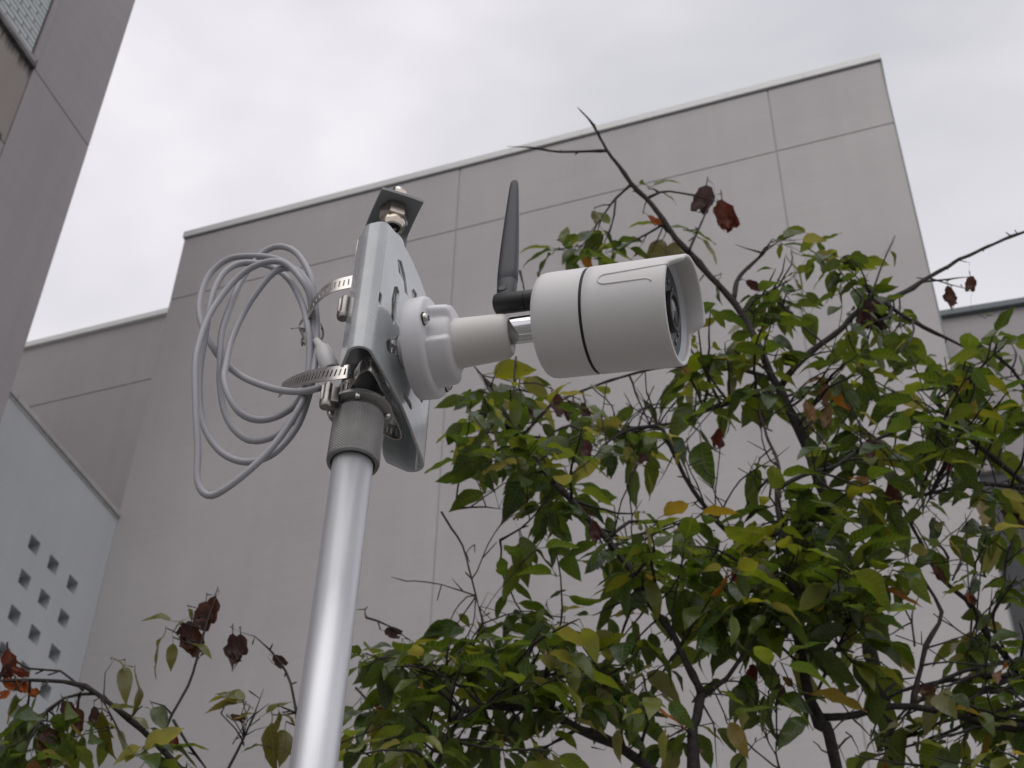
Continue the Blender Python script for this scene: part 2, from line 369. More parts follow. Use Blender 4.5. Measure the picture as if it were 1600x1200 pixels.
# ---- pale perforated wall running towards the viewer from the block's corner
PA = A0; PZ = 11.50; TH = .22
pw = empty('perforated_wall', G(PA-.1, 9, 0), 'pale bluish wall with rows of small square holes, lower left', 'wall')
B0, B1 = 4.0, FB-.004
outl = [[(B0,0),(B1,0),(B1,PZ-.09),(B0,PZ-.09)]]
hs = .080
for r_ in range(9):
    for c_ in (9.835, 10.18, 10.535):
        zc = 10.275 - r_*.402
        outl.append([(c_-hs,zc-hs),(c_-hs,zc+hs),(c_+hs,zc+hs),(c_+hs,zc-hs)])
me = plate2d(outl, TH, 0.0)
map_mesh(me, lambda c: G(PA - TH/2 + c.z - .0, c.x, c.y))
wl = link('wall_face', me, M['screen'], pw)
link('back_lining', box_mesh(PA-TH-.06, PA-TH-.003, B0, B1, 0, PZ-.095), M['recess'], pw)
for i in range(7):
    bm = bmesh.new(); b_ = B0+i*1.0
    gbox(bm, PA-TH-.08, PA+.03, b_+.003, min(b_+.997, B1), PZ-.06, PZ+.0, bev=.005)
    gbox(bm, PA-TH-.03, PA+.008, b_+.003, min(b_+.997, B1), PZ-.095, PZ-.061)
    link('coping_cap', from_bm(bm), M['wallcap'], pw)

# ---- near building at the upper left
LA = -7.4; LE = 7.81
lb = empty('left_building', G(LA-2, 4, 0), 'dark grey building at upper left with glazed brick panel and sooty sill', 'building')
link('core_wall', box_mesh(LA-8, LA-.012, -6, LE-.012, 0, 26), M['darkjoint'], lb)
JZ = 13.53; JB = 6.80
WB0, WB1, WZ0 = 3.2, 6.74, 13.66        # brick filled opening: runs to the left and up out of the picture
def lpan(b0, b1, z0, z1, name='wall_panel'):
    bm = bmesh.new(); gbox(bm, LA-.05, LA, b0, b1, z0, z1, bev=.004); return link(name, from_bm(bm), M['left'], lb)
lpan(JB+.006, LE, 0, JZ-.007)
lpan(-6, JB-.006, 0, 12.38)
bmx = bmesh.new(); gbox(bmx, LA-.05, LA-.001, -6, JB-.006, 12.396, JZ-.06, bev=.004); 
stained = link('wall_panel', from_bm(bmx), None, lb)
lpan(WB1+.075, LE, JZ+.007, 26)
lpan(WB0-3, WB0, JZ+.007, 26)
lpan(WB0, WB1+.075, 19.2, 26)
link('reveal', box_mesh(LA-.05, LA+.012, WB1, WB1+.07, WZ0-.02, 19.19), M['left'], lb)
link('end_wall', box_mesh(LA-8, LA-.051, LE-.011, LE, 0, 26), M['left'], lb)
M['stain'] = wall_mat('stained_render', (.27,.243,.228), (.33,.297,.28), .08)
t, b = nodes(M['stain'])
src = b.inputs['Base Color'].links[0].from_socket
tc_ = t.nodes.new('ShaderNodeTexCoord'); sx = t.nodes.new('ShaderNodeSeparateXYZ'); t.links.new(tc_.outputs['Object'], sx.inputs[0])
mpx = t.nodes.new('ShaderNodeMapping'); mpx.inputs['Scale'].default_value = (48,48,1.6); t.links.new(tc_.outputs['Object'], mpx.inputs[0])
nn = t.nodes.new('ShaderNodeTexNoise'); nn.inputs['Scale'].default_value = 1.0; nn.inputs['Detail'].default_value = 4; t.links.new(mpx.outputs[0], nn.inputs['Vector'])
mrz = t.nodes.new('ShaderNodeMapRange'); mrz.inputs[1].default_value = JZ-.42; mrz.inputs[2].default_value = JZ-.06; mrz.inputs[3].default_value = -.62; mrz.inputs[4].default_value = .42; t.links.new(sx.outputs[2], mrz.inputs[0])
sm = t.nodes.new('ShaderNodeMath'); sm.operation = 'ADD'; t.links.new(mrz.outputs[0], sm.inputs[0]); t.links.new(nn.outputs['Fac'], sm.inputs[1])
mrs = t.nodes.new('ShaderNodeMapRange'); mrs.inputs[1].default_value = .50; mrs.inputs[2].default_value = .92; t.links.new(sm.outputs[0], mrs.inputs[0])
mxs = t.nodes.new('ShaderNodeMix'); mxs.data_type = 'RGBA'; t.links.new(mrs.outputs[0], mxs.inputs[0]); t.links.new(src, mxs.inputs[6]); mxs.inputs[7].default_value = (.03,.027,.026,1); t.links.new(mxs.outputs[2], b.inputs['Base Color'])
stained.data.materials.append(M['stain'])
sill = link('sill', box_mesh(LA-.05, LA+.03, WB0-.1, WB1+.06, JZ-.03, JZ+.03, bev=.005), M['soot'], lb)
link('sill_slab', box_mesh(LA-.06, LA+.014, WB0-.1, WB1+.05, JZ+.031, WZ0-.025, bev=.004), M['left'], lb)
link('ledge', box_mesh(LA-.03, LA+.03, 4, JB-.09, 12.34, 12.40), M['soot'], lb)
bw, bh = .225, .068
bricks = None; row = 0; zz = WZ0
bl = box_mesh(-.045, 0, 0, bw-.012, 0, bh-.011, bev=.004, fr=lambda a,b_,z_: G(a,b_,z_))
bl.materials.append(M['tile'])
link('mortar_bed', box_mesh(LA-.045, LA-.018, WB0, WB1-.001, WZ0-.02, 19.19), mat('mortar', (.12,.13,.135), .9), lb)
nb_ = 0
while zz < 15.3:
    b_ = WB1-.01-bw-(bw/2 if row % 2 else 0)
    if row % 2:
        hb = box_mesh(-.045, 0, 0, bw/2-.012, 0, bh-.011, bev=.004); hb.materials.append(M['tile'])
        o = link('brick', hb, None, lb); o.location = G(LA-.008, WB1-.01-bw/2, zz)
        o.matrix_parent_inverse = Matrix.Translation(lb.location).inverted()
    while b_ > max(WB0, 5.2 + (zz-WZ0)*.55 - .3):
        o = link('brick', bl, None, lb); o.location = G(LA-.008+random.uniform(-.002,.002), b_, zz); nb_ += 1
        b_ -= bw
    zz += bh; row += 1

# ---- building beyond, at the right edge
rb_az = math.radians(-15.5); RA = V((math.cos(rb_az), math.sin(rb_az), 0)); RB = V((-math.sin(rb_az), math.cos(rb_az), 0))
d = ray(1487, 497); tt = (15.5 - 0)/(RB.dot(d)); pr_ = EYE + d*tt; RZ = pr_.z; ra0 = RA.dot(pr_)
RG = lambda a, b_, z_: RA*a + RB*b_ + Z*z_
rbld = empty('rear_building', RG(ra0+6, 16, 0), 'lower grey building with dark coping at the right edge behind the tree', 'building')
link('upper_wall', box_mesh(ra0-4, ra0+14, 15.5, 22, RZ-2.6, RZ, fr=RG), M['rightb'], rbld)
for i in range(7):
    a = ra0-4+i*2.6
    link('cladding_panel', box_mesh(a+.008, a+2.592, 15.56, 15.62, 0, RZ-2.612, fr=RG), M['darkclad'], rbld)
link('core_wall', box_mesh(ra0-4, ra0+14, 15.63, 22, 0, RZ-2.61, fr=RG), M['darkjoint'], rbld)
for i in range(6):
    a = ra0-4+i*3.0
    link('coping_cap', box_mesh(a+.003, a+2.997, 15.42, 15.9, RZ+.002, RZ+.10, fr=RG, bev=.008), M['darktrim'], rbld)

# ================================================================== THE POLE RIG
S = 0.87
_d = ray(552,719); P2 = EYE + _d*1.123
_d = ray(489.5,1200); P1 = EYE + _d*(P2.y/_d.y)
ZR = (P2-P1).normalized(); ar = math.radians(-15.0); _a = V((math.cos(ar), math.sin(ar), 0))
XR = (_a - ZR*_a.dot(ZR)).normalized(); YR = ZR.cross(XR)
ORG = EYE + (P2-EYE)*S; MM = .001*S
def Lc(x, y, z): return ORG + (XR*x + YR*y + ZR*z)*MM          # rig coordinates in (scaled) millimetres
def KR(x, y, dy): return K(x, y, (P2.y + dy*.001)*S)           # seen at (x, y), dy mm behind the pole axis
# --- pole
zg = -(ORG.z)/(ZR.z*MM)
pole = empty('mast_pole', Lc(0,0,zg), 'silver aluminium pole with knurled collar carrying the security camera', 'pole')
axz = lambda s,u,v: Lc(u,v,s)
bm = bmesh.new(); lathe(bm, [(zg,15.0),(1200*0-300,15.0),(4,15.0)], axz, 64); link('tube', from_bm(bm), M['alu'], pole, True)
bm = bmesh.new(); lathe(bm, [(zg,60),(zg+6,60),(zg+8,58),(zg+9,20),(zg+40,18),(zg+41,15.2)], axz, 48); link('foot_plate', sharp(from_bm(bm)), M['collar'], pole)
# collar: smooth lips and a diamond knurl cut into the sleeve
bm = bmesh.new(); lathe(bm, [(-3,15.3),(-4.2,16.4),(-3.9,18.6),(-3.2,19.2),(-2.0,19.3)], axz, 96, cap0=False, cap1=False); lip_me = sharp(from_bm(bm))
bm = bmesh.new(); seg = 150; rows = 56; rg = []
for i in range(rows+1):
    s_ = -2.0 + 43.2*i/rows
    rg.append([bm.verts.new(Lc((19.3-.45*(i/rows) + (.38 if (k+i) % 3 == 0 else (-.12 if (k-i) % 3 == 0 else 0)))*math.cos(2*PI*k/seg),
                               (19.3-.45*(i/rows) + (.38 if (k+i) % 3 == 0 else (-.12 if (k-i) % 3 == 0 else 0)))*math.sin(2*PI*k/seg), s_)) for k in range(seg)])
for i in range(rows):
    for k in range(seg): bm.faces.new((rg[i][k], rg[i][(k+1)%seg], rg[i+1][(k+1)%seg], rg[i+1][k]))
collar = link('knurled_collar', from_bm(bm), M['collar'], pole); link('collar_lip', lip_me, M['collar'], collar)
bm = bmesh.new(); lathe(bm, [(41.2,18.8),(42,18.5),(43,17.9),(44.5,17.9),(45,23.6),(45.8,24.6),(48,24.6),(49,24),(49.2,17)], axz, 96, cap0=False); flange = link('flange', sharp(from_bm(bm), 35), M['collar'], pole)
for ang in (-165, -75, 15, 100):
    c_, s_ = math.cos(math.radians(ang)), math.sin(math.radians(ang))
    bm = bmesh.new(); lathe(bm, [(41.8,1.0),(42.4,2.0),(44,2.5),(45.2,2.5)], lambda s,u,v: Lc(21.2*c_+u, 21.2*s_+v, s), 16); link('rivet', sharp(from_bm(bm)), M['screw'], flange)
bm = bmesh.new(); lathe(bm, [(49.2,17.2),(60,17.2),(61,16.6),(100,16.6)], axz, 64); link('rubber_sleeve', sharp(from_bm(bm)), M['black_sleeve'], pole)
bm = bmesh.new(); lathe(bm, [(100,17.5),(170,17.5),(180,20),(229,20),(231.5,19),(232,17)], axz, 64); link('inner_tube', sharp(from_bm(bm)), M['bracket'], pole)
# head plate with its nut and bolt
yaw = math.radians(36); hu = V((math.cos(yaw), math.sin(yaw))); hv = V((-math.sin(yaw), math.cos(yaw)))
HC = (10.0, -4.0)
def HP(u, v, z):
    x_ = HC[0] + hu.x*u + hv.x*v; y_ = HC[1] + hu.y*u + hv.y*v
    return Lc(x_, y_, z)
bm = bmesh.new(); n = 14; hw, hl = 18.5, 22.5
prof = [(-hl, 0)] 
path = []
for i in range(n+1): path.append((-hl + (2*hl-5)*i/n, 267 - 1.2*((i/n-.5)*2)**2))
for k in range(1,6): a = k/5*PI/2; path.append((hl-5+5*math.sin(a), 265.8-5+5*math.cos(a)))
path.append((hl, 236))
rows_ = []
for (v_, z_) in path:
    rows_.append([bm.verts.new(HP(u_, v_, z_ - .9*(u_/hw)**2)) for u_ in (-hw,-hw/2,0,hw/2,hw)])
for i in range(len(rows_)-1):
    for k in range(4): bm.faces.new((rows_[i][k], rows_[i][k+1], rows_[i+1][k+1], rows_[i+1][k]))
bmesh.ops.recalc_face_normals(bm, faces=bm.faces[:]); bmesh.ops.solidify(bm, geom=bm.faces[:], thickness=2.6*MM)
hp = link('head_plate', sharp(from_bm(bm), 35), M['plate'], pole)
hexf = lambda th, s: (math.cos(PI/6)/math.cos(((th) % (PI/3)) - PI/6))
HX = lambda s,u,v: HP(u-1.0, v-3, s)
HT = lambda s,u,v: HP(u-1.0, v-8, s)
bm = bmesh.new(); lathe(bm, [(249,10.6),(250,11.4),(262.6,11.4),(263.4,10.8)], HX, 48, rfun=lambda th,s: hexf(th,s)*1.08); link('nut', sharp(from_bm(bm),25), M['brass'], pole)
bm = bmesh.new(); lathe(bm, [(241.2,6.2),(240.2,7.2),(240.6,8.8),(244,10.2),(248,10.4),(249.2,10.0)], HX, 40, cap0=False); link('gland_end', sharp(from_bm(bm)), M['brass'], pole)
bm = bmesh.new(); lathe(bm, [(242.4,6.6),(243,6.6)], HX, 24); link('gland_plug', from_bm(bm), M['seal'], pole)
for q in (-1.8, 1.9):
    bm = bmesh.new(); lathe(bm, [(239.8,1.5),(242.6,1.7)], lambda s,u,v: HP(u-1+q, v-3-.5*q, s), 12); link('gland_wire', from_bm(bm), M['brass'], pole)
bm = bmesh.new(); lathe(bm, [(268,11.4),(269.4,11.4),(269.8,10.6)], HT, 40); link('washer', sharp(from_bm(bm)), M['screw'], pole)
bm = bmesh.new(); lathe(bm, [(269.9,9.2),(270.2,9.6),(276.5,9.6),(277.3,8.8)], HT, 48, rfun=hexf); link('bolt_head', sharp(from_bm(bm),25), M['brass'], pole)
bm = bmesh.new(); lathe(bm, [(277.4,5.4),(283,5.4),(284.5,4.2)], HT, 24); link('bolt_tip', sharp(from_bm(bm)), M['screw'], pole)

# --- bracket: a bent sheet, flat face with slots, two cheeks folded in to grip the pole
br = empty('pole_bracket', Lc(10,0,55), 'grey enamelled sheet metal bracket with cutouts holding the camera to the pole', 'bracket')
PX = 27.0; PW0, PW1 = -56.0, 73.0; BZ0, BZ1 = 59.0, 192.0; TKB = 2.4
yb = math.radians(-4.0)
def unfold(u):
    """distance along the bent sheet from the middle of the face -> (x, y) in the rig; face spans -FW2..FW2, then bend, then cheek"""
    rad = 9.0; bend = math.radians(142)
    sgn = 1 if u >= 0 else -1; au = abs(u); half = (PW1-2 if u >= 0 else -PW0-2) - rad*math.tan(bend/2)*.30
    if au <= half: x_, y_ = PX, au
    else:
        e_ = au-half; al = rad*bend
        if e_ <= al: th = e_/rad; x_, y_ = PX - rad*(1-math.cos(th)), half + rad*math.sin(th)
        else:
            th = bend; r_ = e_-al
            x_ = PX - rad*(1-math.cos(th)) - math.sin(th)*r_; y_ = half + rad*math.sin(th) + math.cos(th)*r_
    y_ *= sgn
    return (x_*math.cos(yb) - y_*math.sin(yb), x_*math.sin(yb) + y_*math.cos(yb))
def ULEN(sgn): 
    half = (PW1-2 if sgn > 0 else -PW0-2) - 9.0*math.tan(math.radians(71))*.30
    return half + 9.0*math.radians(142) + 22
# build the sheet as a fine grid in (u, z), leaving out cells inside the cutouts
def pip(p, poly):
    x_, y_ = p; c = False; j = len(poly)-1
    for i in range(len(poly)):
        if (poly[i][1] > y_) != (poly[j][1] > y_) and x_ < (poly[j][0]-poly[i][0])*(y_-poly[i][1])/(poly[j][1]-poly[i][1])+poly[i][0]: c = not c
        j = i
    return c
um, upl = -ULEN(-1), ULEN(1)
def arcslot(cx, cz, r_, a0, a1, hw_):
    o_ = []; n_ = 10
    for k in range(n_+1): a = math.radians(a0+(a1-a0)*k/n_); o_.append((cx+(r_+hw_)*math.cos(a), cz+(r_+hw_)*math.sin(a)))
    for k in range(n_+1): a = math.radians(a1+(a0-a1)*k/n_); o_.append((cx+(r_-hw_)*math.cos(a), cz+(r_-hw_)*math.sin(a)))
    return o_
cuts = [[(-24,181),(-16,187),(-6,180),(3,165),(-4,163),(-8,171),(-19,171)], [(8,176),(12,183),(20,184),(22,176),(14,168)],
        [(-24,150),(-18,156),(-13,154),(-15,136),(-14,122),(-17,114),(-23,118),(-26,134)], [(-27,87),(-24,93),(1,117),(6,113),(5,104),(-16,84),(-23,82)],
        rrect(14,32,67,74,3), rrect(40,52,90,110,4), rrect(-48,-42,110,122,2.5)]
# exact outline through the 2D fill: keeps smooth cutout edges
ol = [(um+8,BZ0)] 
def subdiv(p, q, n_): return [(p[0]+(q[0]-p[0])*k/n_, p[1]+(q[1]-p[1])*k/n_) for k in range(n_)]
corners = rrect(um, upl, BZ0, BZ1, 8, 6)
ol = []
for i in range(len(corners)):
    p, q = corners[i], corners[(i+1) % len(corners)]
    L_ = math.hypot(q[0]-p[0], q[1]-p[1]); ol += subdiv(p, q, max(1, int(L_/2.0)))
ol = [(u_, z_ - (17*max(0,min(1,(u_-12)/55))**1.3 if z_ < BZ0+.5 else (17*max(0,min(1,(u_-12)/55))**1.3)*max(0,(BZ0+12-z_)/12) if z_ < BZ0+12 else 0) + (15*max(0, 1-((u_+2)/56)**2) if z_ > BZ1-.5 else 0)) for u_, z_ in ol]
me = plate2d([ol]+cuts, TKB, .5, 1)
bm = bmesh.new(); bm.from_mesh(me); bpy.data.meshes.remove(me)
# slice the flat sheet into narrow strips so it can be bent
for k in range(int(um)+2, int(upl)-1, 2):
    bmesh.ops.bisect_plane(bm, geom=bm.verts[:]+bm.edges[:]+bm.faces[:], plane_co=(k,0,0), plane_no=(1,0,0))
for v_ in bm.verts:
    u_, z_, tz = v_.co
    x_, y_ = unfold(u_); x2, y2 = unfold(u_+.1); x1, y1 = unfold(u_-.1)
    tx, ty = x2-x1, y2-y1; l_ = math.hypot(tx, ty); nx, ny = ty/l_, -tx/l_
    v_.co = Lc(x_+nx*tz, y_+ny*tz, z_)
me = from_bm(bm); link('bent_sheet', sharp(me, 38), M['bracket'], br)

# --- hose clamps: slotted steel bands with a worm housing
def band(bm, pts, width, up, thick=.7, slot0=0, slot1=10**9, slots=True):
    """ladder shaped ribbon: two rails and rungs, real slots between them. pts: world points evenly spaced"""
    n = len(pts); w2 = width/2*MM; h1 = width*.24*MM
    levels = (-w2, -h1, h1, w2)
    tl = []
    for i in range(n):
        t_ = (pts[min(i+1,n-1)]-pts[max(i-1,0)]).normalized(); u_ = up[i] if isinstance(up, list) else up
        u_ = (u_ - t_*u_.dot(t_)).normalized(); tl.append((t_, u_, t_.cross(u_)))
    V_ = [[[bm.verts.new(pts[i] + tl[i][1]*l_ + tl[i][2]*s_*thick/2*MM) for l_ in levels] for s_ in (1,-1)] for i in range(n)]
    def cell(i, r_): return 0 <= i < n-1 and 0 <= r_ < 3 and not (slots and r_ == 1 and slot0 <= i < slot1 and i % 3 == 1)
    for i in range(n-1):
        for r_ in range(3):
            if not cell(i, r_): continue
            a, c = V_[i], V_[i+1]
            bm.faces.new((a[0][r_], c[0][r_], c[0][r_+1], a[0][r_+1]))
            bm.faces.new((a[1][r_], a[1][r_+1], c[1][r_+1], c[1][r_]))
            if not cell(i-1, r_): bm.faces.new((a[0][r_], a[0][r_+1], a[1][r_+1], a[1][r_]))
            if not cell(i+1, r_): bm.faces.new((c[0][r_], c[1][r_], c[1][r_+1], c[0][r_+1]))
            if not cell(i, r_-1): bm.faces.new((a[0][r_], a[1][r_], c[1][r_], c[0][r_]))
            if not cell(i, r_+1): bm.faces.new((a[0][r_+1], c[0][r_+1], c[1][r_+1], a[1][r_+1]))
def even(pts, step):
    c = catmull([(p, 0) for p in pts], step*.25); out_ = [c[0][0]]; acc = 0
    for i in range(1, len(c)):
        seg_ = c[i][0]-c[i-1][0]; L_ = seg_.length; 
        while acc + L_ >= step:
            tt_ = (step-acc)/max(L_,1e-9); p = c[i-1][0] + seg_*tt_; out_.append(p); c[i-1] = (p,0); seg_ = c[i][0]-p; L_ = seg_.length; acc = 0
        acc += L_
    return out_
def clamp(zc, tail, label, housing, hrot):
    t_ = empty('hose_clamp', Lc(-17,0,zc), label, 'hose clamp', 'steel hose clamps fastening the bracket')
    # loop: round the back of the pole, out through the cheeks, behind the face
    loop = []
    for k in range(0, 13): a = math.radians(100+160*k/12); loop.append((18.6*math.cos(a), 18.6*math.sin(a)))
    loop += [(4,-27),(12,-36),(19,-38),(21.5,-30),(21.8,-12),(21.8,12),(21.5,34),(18,42),(11,38),(4,27)]
    loop.append(loop[0])
    bm = bmesh.new(); band(bm, even([Lc(x_,y_,zc) for x_,y_ in loop], 1.35*MM), 13.5, ZR); link('band_loop', from_bm(bm), M['steel'], t_)
    bm = bmesh.new(); band(bm, even(tail, 1.35*MM), 13.5, ZR); link('band_tail', from_bm(bm), M['steel'], t_)
    # worm housing and screw
    hx, hy, hz = housing
    ca, sa = math.cos(hrot), math.sin(hrot)
    HF = lambda s,u,v: Lc(hx + ca*s - sa*u, hy + sa*s + ca*u, hz + v)
    bm = bmesh.new(); gbox(bm, -7, 7, -4.4, 4.4, -7.4, 7.4, bev=1.6*MM, fr=HF); link('worm_housing', sharp(from_bm(bm)), M['darksteel'], t_)
    bm = bmesh.new(); lathe(bm, [(-13,4.0),(-12,4.6),(-8.2,4.6),(-7.4,3.2),(8,3.2),(10,3.0),(11,2.2)], lambda s,u,v: Lc(hx + u, hy - 5 + v*.9, hz - 2 + s), 24); link('worm_screw', sharp(from_bm(bm)), M['darksteel'], t_)
    return t_
up_tail = [KR(572,436,-25), KR(545,441,-22), KR(520,448,-16), KR(500,462,-8), KR(486,482,2), KR(477,505,12), KR(474,525,20), KR(475,543,26)]
lo_tail = [KR(560,578,-25), KR(540,581,-24), KR(515,584,-18), KR(490,588,-8), KR(466,595,6), KR(448,603,20), KR(438,610,30)]
clamp(139, up_tail, 'upper steel hose clamp whose loose band end holds the cable coil', (-9,-30,128), math.radians(25))
clamp(58, lo_tail, 'lower steel hose clamp with loose band end, just above the knurled collar', (-16,-22,46), math.radians(25))

# --- the camera
cz = 104.0
sc = empty('security_camera', Lc(PX+2,0,cz), 'white bullet security camera with black antenna, mounted on the pole bracket', 'security camera')
cyaw = math.radians(-3.0)
def BF(s, u, v):        # mount axis: s along the camera direction from the bracket face, u sideways, v up
    return Lc(PX+12+s, u+1, cz+v)
bm = bmesh.new(); lathe(bm, [(-10.4,13),(-1,13),(-.5,38.5),(1,39.5),(12.5,40),(15,39.2),(16.4,37.5),(16.8,30)], BF, 96); base = link('base', sharp(from_bm(bm), 50), M['white2'], sc)
# raised cover with flats for the screws
scr_ang = [184, -22]
def cov(th, s):
    f_ = 1.0
    for a in scr_ang:
        dlt = abs((math.degrees(th)-a+180) % 360 - 180)
        f_ = min(f_, 1 - .20*max(0, min(1, (30-dlt)/9)))
    return f_
bm = bmesh.new(); lathe(bm, [(16,32.5),(17,32.3),(29,31.2),(32,30.0),(33.6,27.5),(34,20)], BF, 144, rfun=cov); cover = link('base_cover', sharp(from_bm(bm), 50), M['white2'], sc)
for a in scr_ang:
    ca, sa = 34*math.cos(math.radians(a)), 34*math.sin(math.radians(a))
    SF = lambda s,u,v: BF(16.6+s, ca+u, sa+v)
    bm = bmesh.new(); lathe(bm, [(0,5.2),(.8,5.2)], SF, 24); link('screw_washer', sharp(from_bm(bm)), M['seal'], sc)
    bm = bmesh.new(); lathe(bm, [(.8,4.3),(2,4.3),(3.6,3.4),(4.4,1.8),(4.5,.6)], SF, 24); sw = link('screw', sharp(from_bm(bm)), M['screw'], sc)
    bm = bmesh.new(); gbox(bm, 4.0, 4.62, -2.4, 2.4, -.45, .45, fr=SF); gbox(bm, 4.0, 4.62, -.45, .45, -2.4, 2.4, fr=SF); link('screw_slot', from_bm(bm), M['seal'], sw)
bm = bmesh.new(); lathe(bm, [(33,20),(35.5,19.6),(36.5,19.3),(67,18.0),(72.5,17.2),(75.5,15.2),(76.5,13),(75.7,12)], BF, 72); link('arm', sharp(from_bm(bm), 50), M['cream'], sc)
# body axis
RB_, FB_ = (142.0, 0, 107.0), (251.0, -8.0, 94.5)
v0 = XR*(FB_[0]-RB_[0]) + YR*(FB_[1]-RB_[1]) + ZR*(FB_[2]-RB_[2]); LEN = v0.length; bx_ = v0.normalized(); bz_ = bx_.cross(YR).normalized(); by_ = bz_.cross(bx_)
bo = Lc(*RB_)
def CF(s, u, v): return bo + (bx_*s + by_*u + bz_*v)*MM
bm = bmesh.new(); lathe(bm, [(-29,9.5),(-26,10.6),(-3,10.6),(-2.5,12.5),(1,12.5)], CF, 48); link('swivel_neck', sharp(from_bm(bm)), M['chrome'], sc)
RAD = 40.5
bm = bmesh.new(); lathe(bm, [(0,20),(0,RAD-7),(.5,RAD-4.6),(1.8,RAD-2.4),(4,RAD-.9),(7,RAD-.3),(12,RAD-.1),(38,RAD),(38.8,RAD-.5)], CF, 128, cap1=False); link('rear_housing', sharp(from_bm(bm), 60), M['white'], sc)
bm = bmesh.new(); lathe(bm, [(38.5,RAD-2),(38.5,RAD-.9),(41.3,RAD-.9),(41.3,RAD-2)], CF, 128, cap0=False, cap1=False); link('seal_ring', from_bm(bm), M['seal'], sc)
bm = bmesh.new(); lathe(bm, [(37,RAD-2),(42,RAD-2)], CF, 64); link('seal_core', from_bm(bm), M['seal'], sc)
# front housing with the hood grown out of it
def hood(th):   # th measured from straight up
    a = abs(th); 
    if a < math.radians(62): return 1.0
    if a < math.radians(76):
        k = (a-math.radians(62))/math.radians(14); return .5+.5*math.cos(PI*k)
    return 0.0
seg = 192; EXT = 11.0
rows_ = []
LF = LEN - 6
for (s_, r_, hk) in [(41.0,RAD-.7,0),(41.6,RAD,0),(50,RAD+.1,0),(70,RAD+.3,0),(90,RAD+.4,0),(LF-4,RAD+.5,0),(LF-1.0,RAD+.5,.97),(LF-.2,RAD-.1,1),(LF,RAD-.9,1),(LF-.2,RAD-2.2,1),(LF-1,RAD-2.9,.95),(LF-2,RAD-3,0),(LF-7,RAD-3.4,0)]:
    ring = []
    for k in range(seg):
        th = 2*PI*k/seg; tw = (th+PI) % (2*PI) - PI
        ring.append(bm_v := (s_ + EXT*hood(tw)*hk, r_*math.sin(th), r_*math.cos(th)))
    rows_.append(ring)
bm = bmesh.new(); vr_ = [[bm.verts.new(CF(*q)) for q in ring] for ring in rows_]
for i in range(len(vr_)-1):
    for k in range(seg): bm.faces.new((vr_[i][k], vr_[i][(k+1)%seg], vr_[i+1][(k+1)%seg], vr_[i+1][k]))
front = link('front_housing', sharp(from_bm(bm), 55), M['white'], sc)
# moulded outline on the flank
def SPT(s, deg, lift=0.05): 
    th = math.radians(deg); return CF(s, (RAD+.3+lift)*math.sin(th), (RAD+.3+lift)*math.cos(th))
for sg in (-1, 1):
    ln = [(LF+1,77),(LF-12,78),(75,80),(58,81.5),(55,83),(53.4,86.5),(53.6,91),(56,94.5),(60,95.5),(75,95.5),(90,95.5),(92.6,97),(94,100)]
    bm = bmesh.new(); tube(bm, [(p, .75*MM) for p, _ in catmull([(SPT(s_, sg*d_), 0) for s_, d_ in ln], 1.5*MM)], 8); link('moulded_rib', from_bm(bm), M['white'], front, True)
# lens
bm = bmesh.new(); lathe(bm, [(LF-3.2,RAD-3.1),(LF-4.6,RAD-4.0),(LF-6.4,RAD-5.2),(LF-7,RAD-6)], CF, 96, cap0=False, cap1=False); link('bezel_ring', sharp(from_bm(bm)), M['bezelring'], sc)
bm = bmesh.new(); lathe(bm, [(LF-9,RAD-5.5),(LF-6.6,RAD-5.7)], CF, 96, cap0=True); link('lens_window', from_bm(bm), M['bezel'], sc)
bm = bmesh.new(); lathe(bm, [(LF-8,16),(LF-2.5,15.4),(LF-2,14.6),(LF-2.4,12),(LF-4.5,10.8)], CF, 64, cap1=False); link('lens_barrel', sharp(from_bm(bm)), M['blackplastic'], sc)
bm = bmesh.new(); lathe(bm, [(LF-5,11)]+[(LF-5+3.2*math.sin(a*PI/16), 11*math.cos(a*PI/16)) for a in range(1,8)], CF, 48); link('lens', from_bm(bm), M['lensglass'], sc, True)
for k in range(12):
    a = 2*PI*k/12; LEDF = lambda s,u,v: CF(LF-6.7+s, 24.5*math.cos(a)+u, 22.5*math.sin(a)+v)
    bm = bmesh.new(); lathe(bm, [(0,3),(.6,2.8),(1.1,1.8),(1.3,.7)], LEDF, 14); link('infrared_lamp', from_bm(bm), M['lensglass'], sc, True)
# antenna
an_y, an_z = -9.0, 21.5
AF = lambda s,u,v: CF(s, an_y+u, an_z+v)
bm = bmesh.new(); lathe(bm, [(-41,5.8),(-40,7.6),(-39,8.2),(-16,8.2),(-15.6,7.7),(-15.0,7.7),(-14.6,8.2),(-2,8.0),(-1.6,6.5)], AF, 48); link('antenna_socket', sharp(from_bm(bm)), M['blackplastic'], sc)
bm = bmesh.new(); lathe(bm, [(-3,6),(.4,6)], AF, 24); link('antenna_washer', from_bm(bm), M['screw'], sc)
ab = CF(-32.0, an_y, an_z); at = (KR(804,283, an_y+4)); adir = (at-ab).normalized(); AL = (at-ab).length/MM
au_ = (XR - adir*XR.dot(adir)).normalized(); av_ = adir.cross(au_)
def ANT(s, u, v): return ab + (adir*s + au_*u + av_*v)*MM
bm = bmesh.new(); rings = []
for (k_, wu, wv) in [(0,6.2,5.4),(.05,7.4,5.6),(.145,7.9,5.6),(.15,7.4,5.2),(.158,7.4,5.2),(.163,8.0,5.7),(.22,8.2,5.6),(.40,7.6,5.0),(.60,6.4,4.2),(.80,5.0,3.4),(.94,3.9,2.8),(.98,3.3,2.3),(1.0,1.8,1.3)]:
    rings.append([bm.verts.new(ANT(AL*k_, wu*math.copysign(abs(math.cos(2*PI*q/40))**.72, math.cos(2*PI*q/40)), wv*math.copysign(abs(math.sin(2*PI*q/40))**.72, math.sin(2*PI*q/40)))) for q in range(40)])
